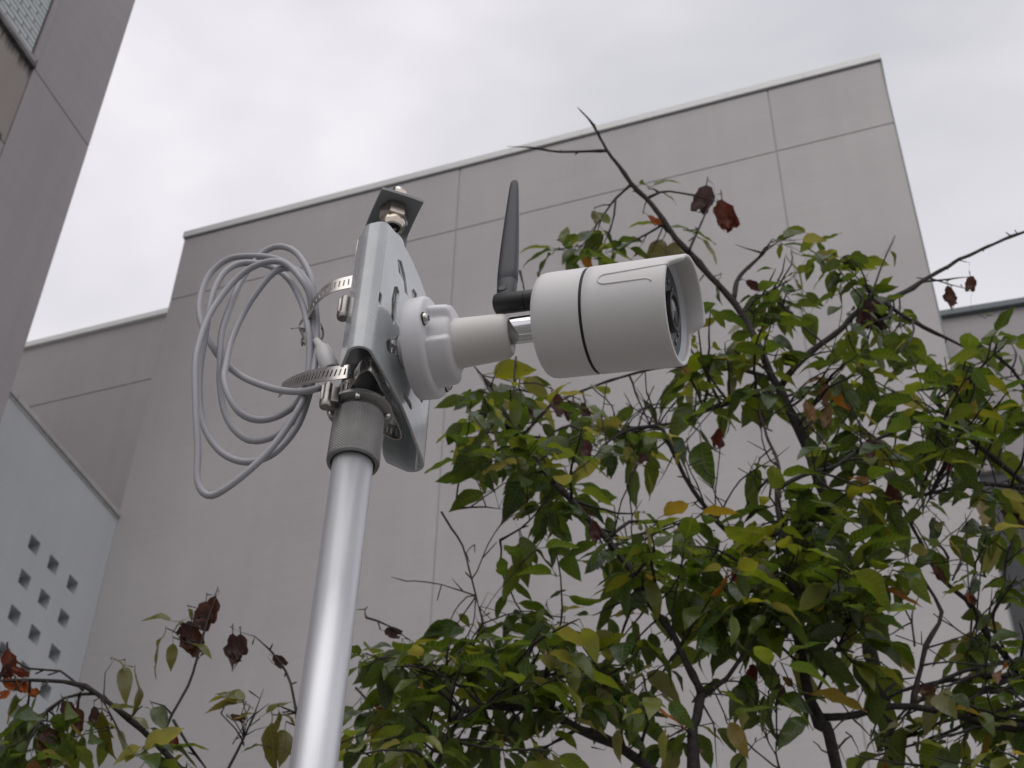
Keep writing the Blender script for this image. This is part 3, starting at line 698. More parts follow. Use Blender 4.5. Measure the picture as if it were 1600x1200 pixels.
for i in range(len(rings)-1):
    for q in range(40): bm.faces.new((rings[i][q], rings[i][(q+1)%40], rings[i+1][(q+1)%40], rings[i+1][q]))
bm.faces.new(rings[0][::-1]); bm.faces.new(rings[-1])
ablade = link('antenna_blade', sharp(from_bm(bm), 40), M['antenna'], sc)
bm = bmesh.new(); lathe(bm, [(-7.2,3.2),(-6.0,4.2),(6.0,4.2),(7.2,3.2)], lambda s,u,v: ANT(13+u, v-2, s*.86), 20); link('antenna_pivot', sharp(from_bm(bm)), M['blackplastic'], ablade)

# --- cable coil
cpx = [(499,606),(470,612),(430,608),(385,592),(359,574),(340,554),(319,517),(311,483),(317,449),(332,423),(359,404),(393,400),(430,404),(460,420),(480,450),(489,490),(489,540),(483,590),(470,640),
 (450,665),(420,685),(390,688),(365,670),(350,640),(344,600),(344,570),(346,522),(359,480),(377,438),(393,415),(411,394),(437,385),(464,396),(485,431),(492,470),(494,510),(492,550),(487,600),(470,655),(447,690),
 (420,713),(385,722),(350,710),(325,680),(313,640),(312,580),(321,522),(327,483),(336,449),(353,423),(380,411),(420,415),(450,435),(470,470),(481,510),(484,550),(479,600),(462,632),
 (430,652),(400,656),(375,645),(358,620),(350,592),(353,570),(361,533),(377,496),(395,465),(422,431),(443,419),(464,422),(484,447),(493,480),(495,530),(490,580),(474,625),
 (440,680),(400,725),(350,765),(324,774),(309,752),(309,700),(306,640),(305,572),(311,536),(325,496),(343,467),(367,438),(395,417),(427,408),(450,414),(472,438),(484,462),(488,500),(489,522),(494,536)]
turn = 0; cpts = []
for i, (x_, y_) in enumerate(cpx):
    k = i/len(cpx)
    dy = 34 - 30*k + 5*math.sin(i*.9) - (6 if x_ > 470 else 0)
    if i < 4: dy = -14 + 12*i
    if i > len(cpx)-4: dy = 10
    cpts.append((KR(x_, y_, dy), 2.75*MM))
coil = empty('cable_coil', KR(490,515,20), 'coiled light grey cable hanging from the upper clamp, left of the pole', 'cable')
bm = bmesh.new(); tube(bm, catmull(cpts, 4*MM), 14); link('cable', from_bm(bm), M['cable'], coil, True)
bm = bmesh.new(); rp = []
for k in range(25):
    a = 2*PI*k/24; rp.append((KR(487,516,20) + (XR*8.5*math.cos(a) + (YR*.9-ZR*.1)*15*math.sin(a) + ZR*(1.5*math.cos(a)))*MM, 1.0*MM))
tube(bm, rp, 8); 
tube(bm, catmull([(KR(478,514,12),1.0*MM),(KR(466,512,6),.9*MM),(KR(455,513,4),.9*MM)], 2*MM), 6)
link('cable_tie', from_bm(bm), M['ziptie'], coil, True)
plug = link('tie_head', box_mesh(-2.6,2.6,-2.4,2.4,-2.2,2.2, fr=lambda a,b_,z_: KR(474,513,10)+(XR*a+YR*b_+ZR*z_)*MM, bev=.5*MM), M['ziptie'], coil)
pa, pb, pc = KR(494,532,6), KR(504,546,4), KR(518,580,0)
bm = bmesh.new(); tube(bm, [(pa,2.9*MM),(pa.lerp(pb,.9),4.2*MM),(pb,4.4*MM)], 20); link('plug_sleeve', sharp(from_bm(bm)), M['plug'], coil)
bm = bmesh.new(); tube(bm, [(pb,6.0*MM),(pb.lerp(pc,.05),6.8*MM),(pb.lerp(pc,.95),7.4*MM),(pc,6.6*MM)], 24); link('plug', sharp(from_bm(bm)), M['plug'], coil)
#TREES
# ================================================================== TREES
def leaf_mesh(i):
    rnd = random.Random(100+i)
    W = rnd.uniform(.21,.27); fold = rnd.uniform(.12,.42); droop = rnd.uniform(.05,.38); side = rnd.uniform(-.10,.10); wav = rnd.uniform(.0,.03); twist = rnd.uniform(-.35,.35)
    n = 11; vs_, fs, uv = [], [], []
    for k in range(n+1):
        v = k/n
        w_ = W*(math.sin(PI*min(1, v**.78))**.85)*(1-.16*v) if v < .86 else None
        if w_ is None:
            w0 = W*(math.sin(PI*.86**.78)**.85)*(1-.16*.86); w_ = w0*((1-v)/.14)**1.25
        w_ *= 1 + (.022 if k % 2 else -.015)*(0 < k < n)
        cx = side*v*v; cz = -droop*v*v + .02*math.sin(v*9+i); tw = twist*v
        for sx in (-1, 0, 1):
            x_ = sx*w_; z_ = abs(sx)*w_*fold + wav*math.sin(v*17+sx*2+i)*abs(sx)
            xr, zr_ = x_*math.cos(tw)-z_*math.sin(tw), x_*math.sin(tw)+z_*math.cos(tw)
            yy = v - .10*droop*v + (0.007*abs(sx) if k % 2 else 0)
            vs_.append((cx+xr, yy, cz+zr_)); uv.append((sx, v))
    for k in range(n):
        a = 3*k
        fs += [(a,a+1,a+4,a+3),(a+1,a+2,a+5,a+4)]
    # stalk
    b0 = len(vs_); pr_ = .011
    for (y_, z_) in ((-.26,.05),(-.12,.008),(.0,.0)):
        for (dx, dz) in ((-pr_,0),(pr_*.6,pr_),(pr_*.6,-pr_)): vs_.append((dx, y_, z_+dz)); uv.append((0,.02))
    for q in range(2):
        for r_ in range(3): fs.append((b0+3*q+r_, b0+3*q+(r_+1)%3, b0+3*q+3+(r_+1)%3, b0+3*q+3+r_))
    me = bpy.data.meshes.new('leaf'); me.from_pydata(vs_, [], fs)
    ul = me.uv_layers.new(name='UVMap')
    for lp in me.loops: ul.data[lp.index].uv = uv[lp.vertex_index]
    me.polygons.foreach_set('use_smooth', [True]*len(me.polygons)); me.materials.append(M['leaf']); return me
LEAVES = [leaf_mesh(i) for i in range(14)]
def withered_mesh(i):
    rnd = random.Random(500+i); n = 9; m_ = 4; vs_, fs = [], []
    curl = rnd.uniform(2.2,3.6); W = rnd.uniform(.16,.24)
    for k in range(n+1):
        v = k/n; w_ = W*math.sin(PI*min(1,v**.8))**.8 + .004
        for j in range(-m_, m_+1):
            u_ = j/m_; a = u_*curl*.5*(.6+.6*v); r_ = w_/max(curl*.5,.1)*1.5
            p = V((r_*math.sin(a), v*.78, r_*(1-math.cos(a)) - .22*math.sin(v*2.6)))
            p += V((noise.noise(p*7+V((i,0,0))), noise.noise(p*7+V((0,i,3))), noise.noise(p*7+V((5,0,i)))))*.12*(.35+v)
            vs_.append(p)
    c = 2*m_+1
    for k in range(n):
        for j in range(c-1):
            if k > n-3 and rnd.random() < .25: continue
            fs.append((k*c+j, k*c+j+1, (k+1)*c+j+1, (k+1)*c+j))
    b0 = len(vs_)
    for (y_, z_) in ((-.2,.06),(.02,0)):
        for (dx, dz) in ((-.012,0),(.008,.012),(.008,-.012)): vs_.append(V((dx, y_, z_+dz)))
    for r_ in range(3): fs.append((b0+r_, b0+(r_+1)%3, b0+3+(r_+1)%3, b0+3+r_))
    me = bpy.data.meshes.new('withered_leaf'); me.from_pydata([tuple(p) for p in vs_], [], fs)
    me.polygons.foreach_set('use_smooth', [True]*len(me.polygons)); me.materials.append(M['withered']); return me
WITHERED = [withered_mesh(i) for i in range(6)]
def leaf_colour(rnd, autumn=.05):
    k = rnd.random()
    if k < autumn*.12: c = (.20,.075,.018)
    elif k < autumn*.35: c = (.19,.14,.028)
    elif k > .93: c = (.19,.20,.105)
    elif k < .26: c = (.024,.056,.011)
    elif k < .62: c = (.044,.086,.013)
    elif k < .88: c = (.080,.122,.015)
    else: c = (.135,.16,.022)
    f_ = rnd.uniform(.9,1.4); return (c[0]*f_, c[1]*f_, c[2]*f_*rnd.uniform(.8,1.3), 1)

DENS = 2.3
class Tree:
    def __init__(self, label, base_px, yh, seed, ground_r, group=None):
        self.rnd = random.Random(seed); self.yh = yh; self.nodes = []; self.n = 0
        p = K(base_px[0], base_px[1], yh); self.top = p
        foot = V((p.x + self.rnd.uniform(-.06,.06), p.y + self.rnd.uniform(-.05,.05), 0)); self.foot = foot
        self.root = empty('cherry_tree', foot, label, 'tree', 'autumn cherry trees')
        self.ground_r = ground_r; self.tw = bmesh.new(); self.leaves = []
    def px_r(self, px, p): return px*(.64 if px > 15 else .72)*.5*((p-EYE).dot(FW))/F_PX
    def limb(self, pts, w0, w1, d0=0.0, d1=0.0, name='branch', ground=False, rough=1.0):
        """pts in picture pixels along the limb, w0 -> w1 its width in pixels, d0 -> d1 metres nearer/farther than the tree's plane"""
        n = len(pts); ctrl = []
        if ground:
            t_ = K(pts[0][0], pts[0][1], self.yh+d0); r_ = self.px_r(w0, t_)
            f_ = self.foot
            ctrl += [(f_ - V((0,0,.05)), r_*2.1), (f_ + V((.01,0,.25)), r_*1.5), (f_.lerp(t_,.4)+V((.03,.02,0)), r_*1.25), (f_.lerp(t_,.75)+V((-.015,.0,0)), r_*1.1)]
        for i, (x_, y_) in enumerate(pts):
            k = i/(n-1); p = K(x_, y_, self.yh + d0 + (d1-d0)*k); ctrl.append((p, self.px_r(w0+(w1-w0)*k, p)))
        cm = catmull(ctrl, .022); out_ = []; ph = self.rnd.uniform(0,50)
        for i, (p, r_) in enumerate(cm):
            jit = V((noise.noise(p*14+V((ph,0,0))), noise.noise(p*14+V((0,ph,0))), noise.noise(p*14+V((0,0,ph)))))*min(.006, r_*1.2)*rough
            bump = 1 + .16*noise.noise(p*40+V((ph,ph,0))) + (.28 if self.rnd.random() < .14 else 0)
            out_.append((p+jit, max(r_*bump, .0009)*(1 if i < len(cm)-3 or w1 > 7 else (.8,.55,.3)[i-len(cm)+3])))
        bm = bmesh.new(); tube(bm, out_, 10 if w0 > 9 else 7)
        link(name, from_bm(bm), M['bark'] if w0 > 9 else M['twig'], self.root, True)
        for i, (p, r_) in enumerate(out_):
            if not ground or i > len(out_)*.35: self.nodes.append((p, r_))
        # buds and short spurs
        for i in range(2, len(out_)-1):
            if self.rnd.random() < .30 and p.z > 1.5 and out_[i][1] < .012:
                p, r_ = out_[i]; d_ = V((self.rnd.gauss(0,1), self.rnd.gauss(0,1), self.rnd.gauss(.3,1))).normalized()
                L_ = self.rnd.uniform(.006,.02)
                tube(self.tw, [(p, min(r_*.7,.0022)), (p+d_*L_, .0015), (p+d_*(L_+.004), .0006)], 5)
    def put_leaf(self, base, d, nrm, size, colour, me):
        d = d.normalized(); x_ = d.cross(nrm)
        if x_.length < 1e-4: x_ = d.cross(V((1,0,.1)))
        x_.normalize(); z_ = x_.cross(d)
        m_ = Matrix((x_, d, z_)).transposed().to_4x4()
        self.leaves.append((base, m_, size, colour, me)); self.n += 1
    def twig(self, a, ra, tip):
        L_ = (tip-a).length; mid = a.lerp(tip,.5) + V((self.rnd.gauss(0,.08), self.rnd.gauss(0,.08), self.rnd.gauss(.05,.06)))*L_
        r0 = min(ra*.8, .0016+.0035*min(1,L_/.35)); c_ = catmull([(a, r0), (mid, r0*.75), (tip, .0011)], .02)
        ph = self.rnd.uniform(0,9); c_ = [(p+V((noise.noise(p*25+V((ph,0,0))), noise.noise(p*25+V((0,ph,0))), noise.noise(p*25+V((0,0,ph)))))*.005, r_*(1+.25*noise.noise(p*60))) for p, r_ in c_]
        c_[0] = (a, r0); tube(self.tw, c_, 6); return [p for p, _ in c_]
    def cluster(self, x, y, rx, ry, n, size=1.0, dd=0.0, autumn=.05, dr=.22):
        r_ = self.rnd; n = round(n*DENS); nt_ = max(1, round(n/4.5)); left = n
        for t_ in range(nt_):
            k = left if t_ == nt_-1 else n//nt_; left -= k
            a = r_.uniform(0,2*PI); q = math.sqrt(r_.random())*.8
            tip = K(x+rx*q*math.cos(a), y+ry*q*math.sin(a), self.yh+dd+r_.uniform(-dr,dr))
            cand = sorted(self.nodes, key=lambda nd: (nd[0]-tip).length + (.10 if nd[1] > .015 else 0))[:6]
            b = r_.choice(cand); path = self.twig(b[0], b[1], tip)
            for j in range(k):
                f_ = 1 - .62*(j/(max(k,2)-1))*r_.uniform(.6,1.0) if k > 1 else 1
                i = min(len(path)-1, int(f_*(len(path)-1))); p = path[i]; tg = (path[i]-path[max(i-1,0)])
                tg = tg.normalized() if tg.length > 1e-6 else V((0,0,1))
                sd_ = tg.cross(V((0,0,1))); sd_ = sd_.normalized() if sd_.length > .1 else V((1,0,0))
                sgn = 1 if j % 2 else -1
                hang = r_.random() < .16
                d = tg*r_.uniform(.1,.6) + sd_*sgn*r_.uniform(.3,1.0) + V((r_.gauss(0,.4), r_.gauss(0,.4), -.12 - (r_.uniform(.5,1.4) if hang else r_.uniform(-.12,.42))))
                nrm = V((r_.gauss(0,.36), r_.gauss(-.12,.36), 1)) if not hang else V((r_.gauss(0,.8), r_.gauss(-.2,.8), r_.uniform(.2,1)))
                sz = size*r_.triangular(.036,.096,.060); base = p + d.normalized()*sz*.26
                self.put_leaf(base, d, nrm, sz, leaf_colour(r_, autumn), r_.choice(LEAVES))
    def one(self, x0, y0, x1, y1, colour=None, dd=0.0, face=None, attach=True, width=None):
        """a leaf one can pick out: stalk end at (x0, y0), tip at (x1, y1)"""
        r_ = self.rnd; yh = self.yh+dd
        a = K(x0,y0,yh); b = K(x1,y1,yh+r_.uniform(-.015,.015)); d = b-a
        nrm = V((r_.gauss(0,.4), -.55+r_.gauss(0,.3), .8)) if face is None else V(face)
        self.put_leaf(a, d, nrm, d.length, colour or leaf_colour(r_), r_.choice(LEAVES))
        if attach:
            st = a - d*.22
            nd = min(self.nodes, key=lambda q: (q[0]-st).length); 
            if (nd[0]-st).length > .006: self.twig(nd[0], min(nd[1],.003), st)
    def dry(self, x, y, ang, lpx, colour, dd=0.0, attach=True):
        r_ = self.rnd; yh = self.yh+dd; c_, s_ = math.cos(math.radians(ang)), math.sin(math.radians(ang))
        a = K(x-c_*lpx*.5, y-s_*lpx*.5, yh); b = K(x+c_*lpx*.5, y+s_*lpx*.5, yh); d = b-a
        self.put_leaf(a, d, V((r_.gauss(0,.5), -1, r_.gauss(.2,.5))), d.length/.8, (*colour,1), r_.choice(WITHERED))
        if attach:
            st = a - d*.2; nd = min(self.nodes, key=lambda q: (q[0]-st).length)
            if (nd[0]-st).length > .006: self.twig(nd[0], min(nd[1],.0025), st)
    def bare(self, n):
        r_ = self.rnd; thin = [q for q in self.nodes if .0012 < q[1] < .008 and q[0].z < 1.6 + q[0].y*.86]
        for _ in range(n):
            p, ra = r_.choice(thin); L_ = r_.uniform(.06,.20); d = V((r_.gauss(0,.6), r_.gauss(0,.6), r_.uniform(.1,1.2))).normalized()
            path = self.twig(p, min(ra,.0024), p+d*L_)
            for q in path[2::3]:
                e_ = (d + V((r_.gauss(0,1), r_.gauss(0,1), r_.gauss(.2,.7)))).normalized()
                tube(self.tw, [(q,.0012),(q+e_*r_.uniform(.008,.035),.0010),(q+e_*.04,.0005)], 5)
    def done(self):
        self.bare(6 if self.n < 150 else 24)
        crown = link('crown', from_bm(self.tw), M['twig'], self.root, True)
        order = sorted(self.leaves, key=lambda q: -q[2]/((q[0]-EYE).dot(FW)) - (1 if q[4] in WITHERED else 0))
        for (base, m_, size, colour, me) in order[:300]:
            o = bpy.data.objects.new('withered_leaf' if me in WITHERED else 'leaf', me); col.objects.link(o)
            mm = m_.copy() @ Matrix.Scale(size, 4); mm.translation = base
            o.parent = crown; o.matrix_basis = mm; o.color = colour
        rest = order[300:]
        if rest:                                # the smaller leaves beyond three hundred: one mass
            vs_, fs, uvs, cs = [], [], [], []
            for (base, m_, size, colour, me) in rest:
                mm = m_.copy() @ Matrix.Scale(size, 4); mm.translation = base; o0 = len(vs_); rn = self.rnd.random()
                vs_ += [tuple(mm @ v_.co) for v_ in me.vertices]; uvl = me.uv_layers[0].data
                for p in me.polygons:
                    fs.append([o0+k for k in p.vertices]); uvs += [tuple(uvl[k].uv) for k in p.loop_indices]
                cs += [(colour[0], colour[1], colour[2], rn)]*len(me.vertices)
            me = bpy.data.meshes.new('foliage'); me.from_pydata(vs_, [], fs); ul = me.uv_layers.new(name='UVMap')
            for k, u_ in enumerate(uvs): ul.data[k].uv = u_
            ca = me.color_attributes.new('leaf_colour', 'FLOAT_COLOR', 'POINT')
            for k, c_ in enumerate(cs): ca.data[k].color = c_
            o = link('foliage', me, M['foliage'], self.root, True); prop(o, kind='stuff')
        print('tree', self.n)
BR = (.11,.040,.024); RD = (.18,.04,.018); DK = (.075,.036,.030); OR = (.42,.11,.02); PL = (.11,.045,.04)
GY = (.115,.125,.02,1); GD = (.045,.075,.015,1); GP = (.16,.17,.09,1); GO = (.10,.095,.018,1)

# ---- the tree with the long bare leader that climbs past the camera
TA = Tree('cherry tree whose long bare leader rises above the security camera against the roofline', (1400,1215), 2.55, 11, .05)
TA.limb([(1400,1215),(1387,1141),(1366,1035),(1338,925),(1294,785),(1264,704),(1240,654),(1217,608)], 40, 25, .05, .0, 'trunk', ground=True)
TA.limb([(1217,608),(1190,552),(1159,493),(1136,462),(1110,433),(1082,401),(1056,373),(1036,344),(1010,309),(984,286),(964,258),(947,235),(927,197),(902,167)], 20, 4, 0, -.1)
TA.limb([(1219,602),(1241,574),(1269,548),(1312,514),(1341,488),(1384,471),(1427,448),(1456,431),(1499,406),(1542,385),(1600,363),(1660,338)], 17, 5, 0, .15)
TA.limb([(1214,618),(1162,621),(1100,641),(1045,663),(985,672),(940,697)], 17, 6, 0, -.1)
TA.limb([(1209,593),(1169,580),(1140,576),(1085,572),(1039,573),(982,586),(939,600),(881,623),(829,658)], 11, 3, .1, .05)
TA.limb([(1146,470),(1150,440),(1169,419),(1192,396),(1209,373)], 12, 5, 0, .05)
TA.limb([(1190,394),(1165,388),(1149,382)], 5, 3, .04, .06)
TA.limb([(1160,490),(1190,462),(1238,436)], 8, 4, 0, .08)
TA.limb([(1209,465),(1241,497),(1278,528),(1307,557)], 7, 4, .05, .0)
for pts, w0, w1 in [([(947,236),(905,238),(860,235),(825,231),(792,229)],7,3), ([(984,290),(962,310),(940,340),(922,362)],6,3), ([(962,312),(956,350),(940,392)],5,3),
                    ([(1014,308),(1030,300),(1045,299),(1085,305),(1128,318)],6,3), ([(1034,350),(1010,365),(985,380),(955,402)],6,3), ([(1076,392),(1095,350),(1115,308)],6,3),
                    ([(1036,352),(1025,380),(1012,405)],4,2), ([(1357,471),(1376,419),(1399,367)],5,3), ([(1345,472),(1357,425)],4,2), ([(1439,441),(1480,436),(1520,432)],5,3),
                    ([(1453,434),(1485,445),(1521,452)],4,2.5), ([(1384,473),(1427,502),(1479,528),(1540,560)],10,5), ([(1499,407),(1515,410)],3,2), ([(1100,430),(1088,445),(1070,455)],5,3)]:
    TA.limb(pts, w0, w1, -.05, -.02)
TA.limb([(1240,650),(1300,640),(1360,622),(1430,610),(1520,600),(1600,585)], 9, 4, .1, .2)
TA.limb([(1036,669),(1054,710),(1082,764),(1134,827),(1172,872),(1215,940)], 9, 11, -.15, .0)
TA.limb([(1051,715),(1038,740),(1025,761)], 4, 2, -.15, -.15)
for c_ in [(1255,380,30,28,5),(1285,415,60,35,10),(1330,440,50,30,8),(1185,490,55,45,13),(1150,545,50,40,12),(1245,475,50,35,7),(1375,560,60,45,13),(1320,545,50,40,10),
           (1425,530,50,35,9),(1350,505,40,30,5),(1105,600,50,45,10),(1075,555,40,40,8),(1170,600,55,35,10),(1110,500,26,40,5),(1285,640,60,45,9),(1350,610,55,40,8),
           (905,395,40,22,6),(985,395,40,18,4),(1055,690,35,50,6),(990,690,50,40,12),(930,685,60,40,16),(1235,560,40,30,4)]:
    TA.cluster(*c_, dd=-.02)
for l_ in [(862,388,812,378),(862,392,808,404),(862,398,826,430),(880,378,884,354),(905,378,930,352),(898,388,878,405),(903,398,884,420),(925,392,893,412),(952,350,935,325),
           (955,395,992,400),(965,390,998,372),(930,405,985,412),(1012,292,1003,278),(1022,290,1058,272),(1030,300,1063,309),(1020,350,983,342),(1078,362,1123,372),(1092,372,1128,402),
           (1048,355,1085,352),(1060,378,1080,410),(1225,372,1262,350),(1222,382,1278,378),(1250,398,1310,412),(1318,418,1368,412),(1235,410,1272,450),(1205,420,1180,418),
           (1542,470+25,1550,488),(1095,690,1098,755),(1125,435,1112,470),(1545,540,1552,490)]:
    TA.one(*l_, dd=-.03)
TA.one(1035,375,1010,425, GO, face=(.1,-1,.15)); TA.one(1052,378,1062,425, GO, face=(-.1,-1,.15)); TA.one(1000,385,985,410, GY); TA.one(930,330,935,352, GO)
for q in [(1097,308,110,40,DK),(1134,334,75,46,RD),(1140,338,50,36,RD),(1487,462,70,34,BR),(1515,442,95,22,BR),(1366,488,80,48,DK),(1352,494,120,36,PL),(1378,492,60,40,DK),(1125,685,90,32,RD),
          (1003,705,80,46,PL),(1178,446,30,30,PL),(870,630,70,36,PL),(885,640,100,30,DK),(1028,342,20,34,OR),(915,640,60,26,DK),(1190,655,80,26,PL)]:
    TA.dry(*q)
TA.done()

# ---- tree at the right with the level limb
TB = Tree('dense cherry tree at the lower right with a level limb crossing the frame edge', (1306,1205), 2.35, 23, .045)
TB.limb([(1306,1205),(1280,1131),(1267,1100),(1256,1045),(1246,993),(1241,931),(1228,850),(1217,795),(1216,763)], 32, 12, 0, 0, 'trunk', ground=True)
TB.limb([(1216,765),(1256,744),(1303,729),(1337,707),(1369,685),(1400,674),(1428,657),(1481,654)], 11, 5, 0, .05)
TB.limb([(1216,763),(1218,730),(1202,690),(1188,650),(1186,625)], 9, 4, 0, .1)
TB.limb([(1252,905),(1250,830),(1250,762)], 9, 6, .03, .03)
TB.limb([(1284,1121),(1342,1114),(1394,1103),(1428,1103),(1497,1121),(1600,1134),(1680,1140)], 20, 12, 0, .0)
TB.limb([(1425,1100),(1432,1059),(1449,1011),(1469,956),(1447,914),(1430,880)], 13, 5, 0, .0)
TB.limb([(1359,1105),(1387,1076),(1411,1062),(1440,1058)], 9, 4, 0, .05)
TB.limb([(1242,960),(1180,900),(1120,860),(1060,850)], 8, 4, 0, -.1)
TB.limb([(1256,1045),(1210,1000),(1165,960),(1110,930)], 8, 4, 0, -.1)
TB.limb([(1268,1100),(1310,1010),(1340,960),(1390,900)], 8, 4, 0, -.1)
for pts in [[(1300,1180),(1330,1150),(1345,1190)],[(1290,1150),(1310,1165),(1325,1200)],[(1335,1125),(1360,1150),(1370,1185)],[(1428,1010),(1425,960),(1440,925)],[(1449,1011),(1490,1000),(1530,985)],
            [(1440,1040),(1480,1035),(1560,1040),(1600,1025)],[(1217,1200),(1212,1160),(1240,1110)],[(1215,1165),(1213,1100),(1216,1060)],[(1488,905),(1510,850),(1508,800)],[(1540,900),(1500,890)]]:
    TB.limb(pts, 5, 2.5, -.03, .03)
for c_ in [(1310,700,60,35,10),(1385,745,60,40,11),(1200,770,40,50,6),(1180,845,55,35,12),(1285,860,70,45,24),(1205,925,65,45,20),(1310,940,70,50,22),(1115,985,60,50,19),(1200,1010,70,50,20),
           (1330,1010,50,45,10),(1130,1060,40,30,5),(1385,880,50,40,8),(1260,800,50,40,10),(1350,800,50,40,10),(1130,870,50,40,10),(1060,900,50,40,10)]:
    TB.cluster(*c_, size=1.12, dd=-.02)
for l_ in [(1330,975,1420,1030),(1278,1030,1332,1090),(1310,985,1375,940),(1345,1000,1425,990),(1500,870,1485,830),(1530,895,1480,905),(1160,1070,1145,1115),(1195,1085,1183,1125),(1262,1105,1255,1135),(1295,1090,1240,1092)]:
    TB.one(*l_, dd=-.05)
for q in [(1395,775,80,40,BR),(1150,902,60,26,OR),(1175,1052,95,30,RD),(1222,1085,80,34,DK),(1235,1065,30,30,(.3,.16,.04)),(1445,1075,170,34,BR),(1450,1083,10,28,(.28,.19,.10)),(1520,938,60,18,BR),(1290,650,100,30,(.2,.12,.05)),(1268,640,60,36,(.3,.17,.07)),(1360,700,90,30,PL),(1470,895,50,34,BR)]:
    TB.dry(*q)
TB.done()

# ---- tree standing just outside the right edge
TE = Tree('cherry tree at the right edge, its limbs reaching in front of the rear building', (1740,1240), 2.45, 77, .05)
TE.limb([(1740,1240),(1722,1140),(1705,1000),(1690,870),(1668,800),(1640,700),(1625,620)], 34, 14, 0, .1, 'trunk', ground=True)
TE.limb([(1725,1150),(1680,1110),(1640,1100),(1600,1072),(1566,1018),(1538,983),(1507,938),(1473,905),(1440,850),(1406,785)], 20, 6, .05, .1)
TE.limb([(1538,980),(1566,925),(1572,880),(1590,820)], 9, 5, .1, .1)
TE.limb([(1672,810),(1600,754),(1544,710),(1506,676),(1462,622)], 16, 8, .1, .0)
TE.limb([(1690,860),(1660,790),(1600,761),(1537,757),(1490,763),(1425,776)], 12, 8, .05, .0)
TE.limb([(1512,697),(1475,744),(1459,766),(1440,800)], 8, 4, .05, .0)
TE.limb([(1625,640),(1580,580),(1540,545),(1500,530)], 9, 4, .08, .0)
for c_ in [(1500,560,60,45,14,1.15),(1560,540,50,40,9,1.1),(1450,640,70,50,17,1.2),(1560,640,60,55,16,1.15),(1500,690,50,40,8,1.1)]:
    TE.cluster(*c_, dd=-.1, autumn=.10)
for c_ in [(1450,820,45,45,5),(1550,830,50,55,11),(1570,920,40,40,8),(1500,1010,50,45,8),(1580,1000,40,50,9),(1480,1085,55,35,11),(1555,1100,50,40,11),(1400,1160,60,30,12),(1545,1170,55,25,12),(1470,1165,50,30,8),(1570,760,40,40,8),(1330,1185,30,20,3)]:
    TE.cluster(*c_, size=1.0, dd=.02, autumn=.09)
for q in [(1580,790,120,50,DK),(1480,725,80,20,OR),(1515,930,100,20,OR),(1437,720,70,30,RD),(1600,800,90,44,DK),(1530,600,60,30,GO[:3])]:
    TE.dry(*q)
TE.done()

# ---- tree in the middle whose dark bough arches down to the right
TC = Tree('cherry tree below the camera with a thick dark bough arching to the lower right', (1082,1210), 2.25, 37, .045)
TC.limb([(1082,1210),(1091,1121),(1096,1080)], 26, 23, 0, 0, 'trunk', ground=True)
TC.limb([(1096,1084),(1060,1015),(1010,930),(947,842),(893,784),(861,750),(830,705),(797,655),(766,603),(735,566)], 19, 5, 0, .05)
TC.limb([(1098,1084),(1136,1059),(1163,1018),(1184,990),(1205,950)], 12, 5, 0, -.05)
TC.limb([(1086,1240),(1019,1200),(959,1163),(908,1140),(874,1123),(844,1103),(797,1106),(756,1106),(722,1113),(702,1130)], 27, 12, .02, -.1)
TC.limb([(845,1104),(850,1060),(858,1015),(865,985)], 14, 5, -.02, -.05)
TC.limb([(900,1140),(880,1150),(862,1160)], 8, 4, -.02, -.05)
TC.limb([(924,1168),(945,1172)], 6, 4, -.02, -.02)
TC.limb([(702,1130),(670,1145),(630,1150),(580,1165)], 8, 4, -.1, -.1)
TC.limb([(756,1106),(720,1075),(680,1050),(640,1040),(600,1030),(560,1035)], 9, 3, -.08, -.05)
TC.limb([(850,1050),(900,1060),(960,1050),(1010,1010)], 8, 3, -.03, .0)
TC.limb([(722,1113),(690,1180),(670,1220)], 9, 9, -.1, -.1)
for pts in [[(691,800),(706,825),(723,853),(737,905),(743,931),(752,965),(761,992)],[(712,794),(735,792),(760,792),(797,798)],[(781,846),(815,825),(841,799),(864,773)],[(753,975),(750,950),(762,925)],
            [(572,965),(590,970),(612,980),(640,1000),(670,1020)],[(557,1075),(575,1095),(590,1104),(625,1070)],[(806,558),(803,600),(801,650)],[(766,603),(775,580),(790,560)],[(812,425),(818,445),(822,470)],
            [(1060,1020),(1050,960),(1065,900)],[(1098,1100),(1115,1130),(1120,1200)],[(1150,1200),(1180,1160),(1210,1140)]]:
    TC.limb(pts, 5.5, 2.5, 0, 0)
for c_ in [(745,635,40,35,11),(725,720,38,40,10),(800,620,45,45,11),(835,690,55,45,19),(885,650,45,40,9),(850,780,50,35,12),(850,850,40,30,9),(910,760,40,40,8),
           (1000,825,55,35,9),(1000,900,60,40,12),(1100,800,40,45,7),(960,880,40,30,5)]:
    TC.cluster(*c_, dd=.03)
for c_ in [(600,1030,45,25,9),(655,1045,55,35,14),(700,1020,55,28,12),(745,1060,55,35,17),(805,1010,55,32,13),(860,1000,50,35,15),(905,965,40,28,7),(935,1045,45,35,12),(980,1000,35,35,7),(1005,1080,45,45,13),
           (870,1070,60,35,18),(800,1065,45,25,9),(620,1125,60,35,16),(565,1165,35,35,10),(680,1155,55,40,17),(760,1175,50,25,8),(850,1185,50,18,9),(1035,1150,25,35,5),(925,1100,35,35,6)]:
    TC.cluster(*c_, size=.92, dd=-.04, autumn=.03)
for l_ in [(860,935,885,918),(850,950,835,975),(870,975,905,965),(745,940+60,790,985),(565,1030,552,1060),(600,1020,565,1005),(990,1150-60,1000,1180-25),(1040,1140,1028,1190),(985,900,965,960),(1010,905,1040,960),(975,895,925,905)]:
    TC.one(*l_, dd=-.06)
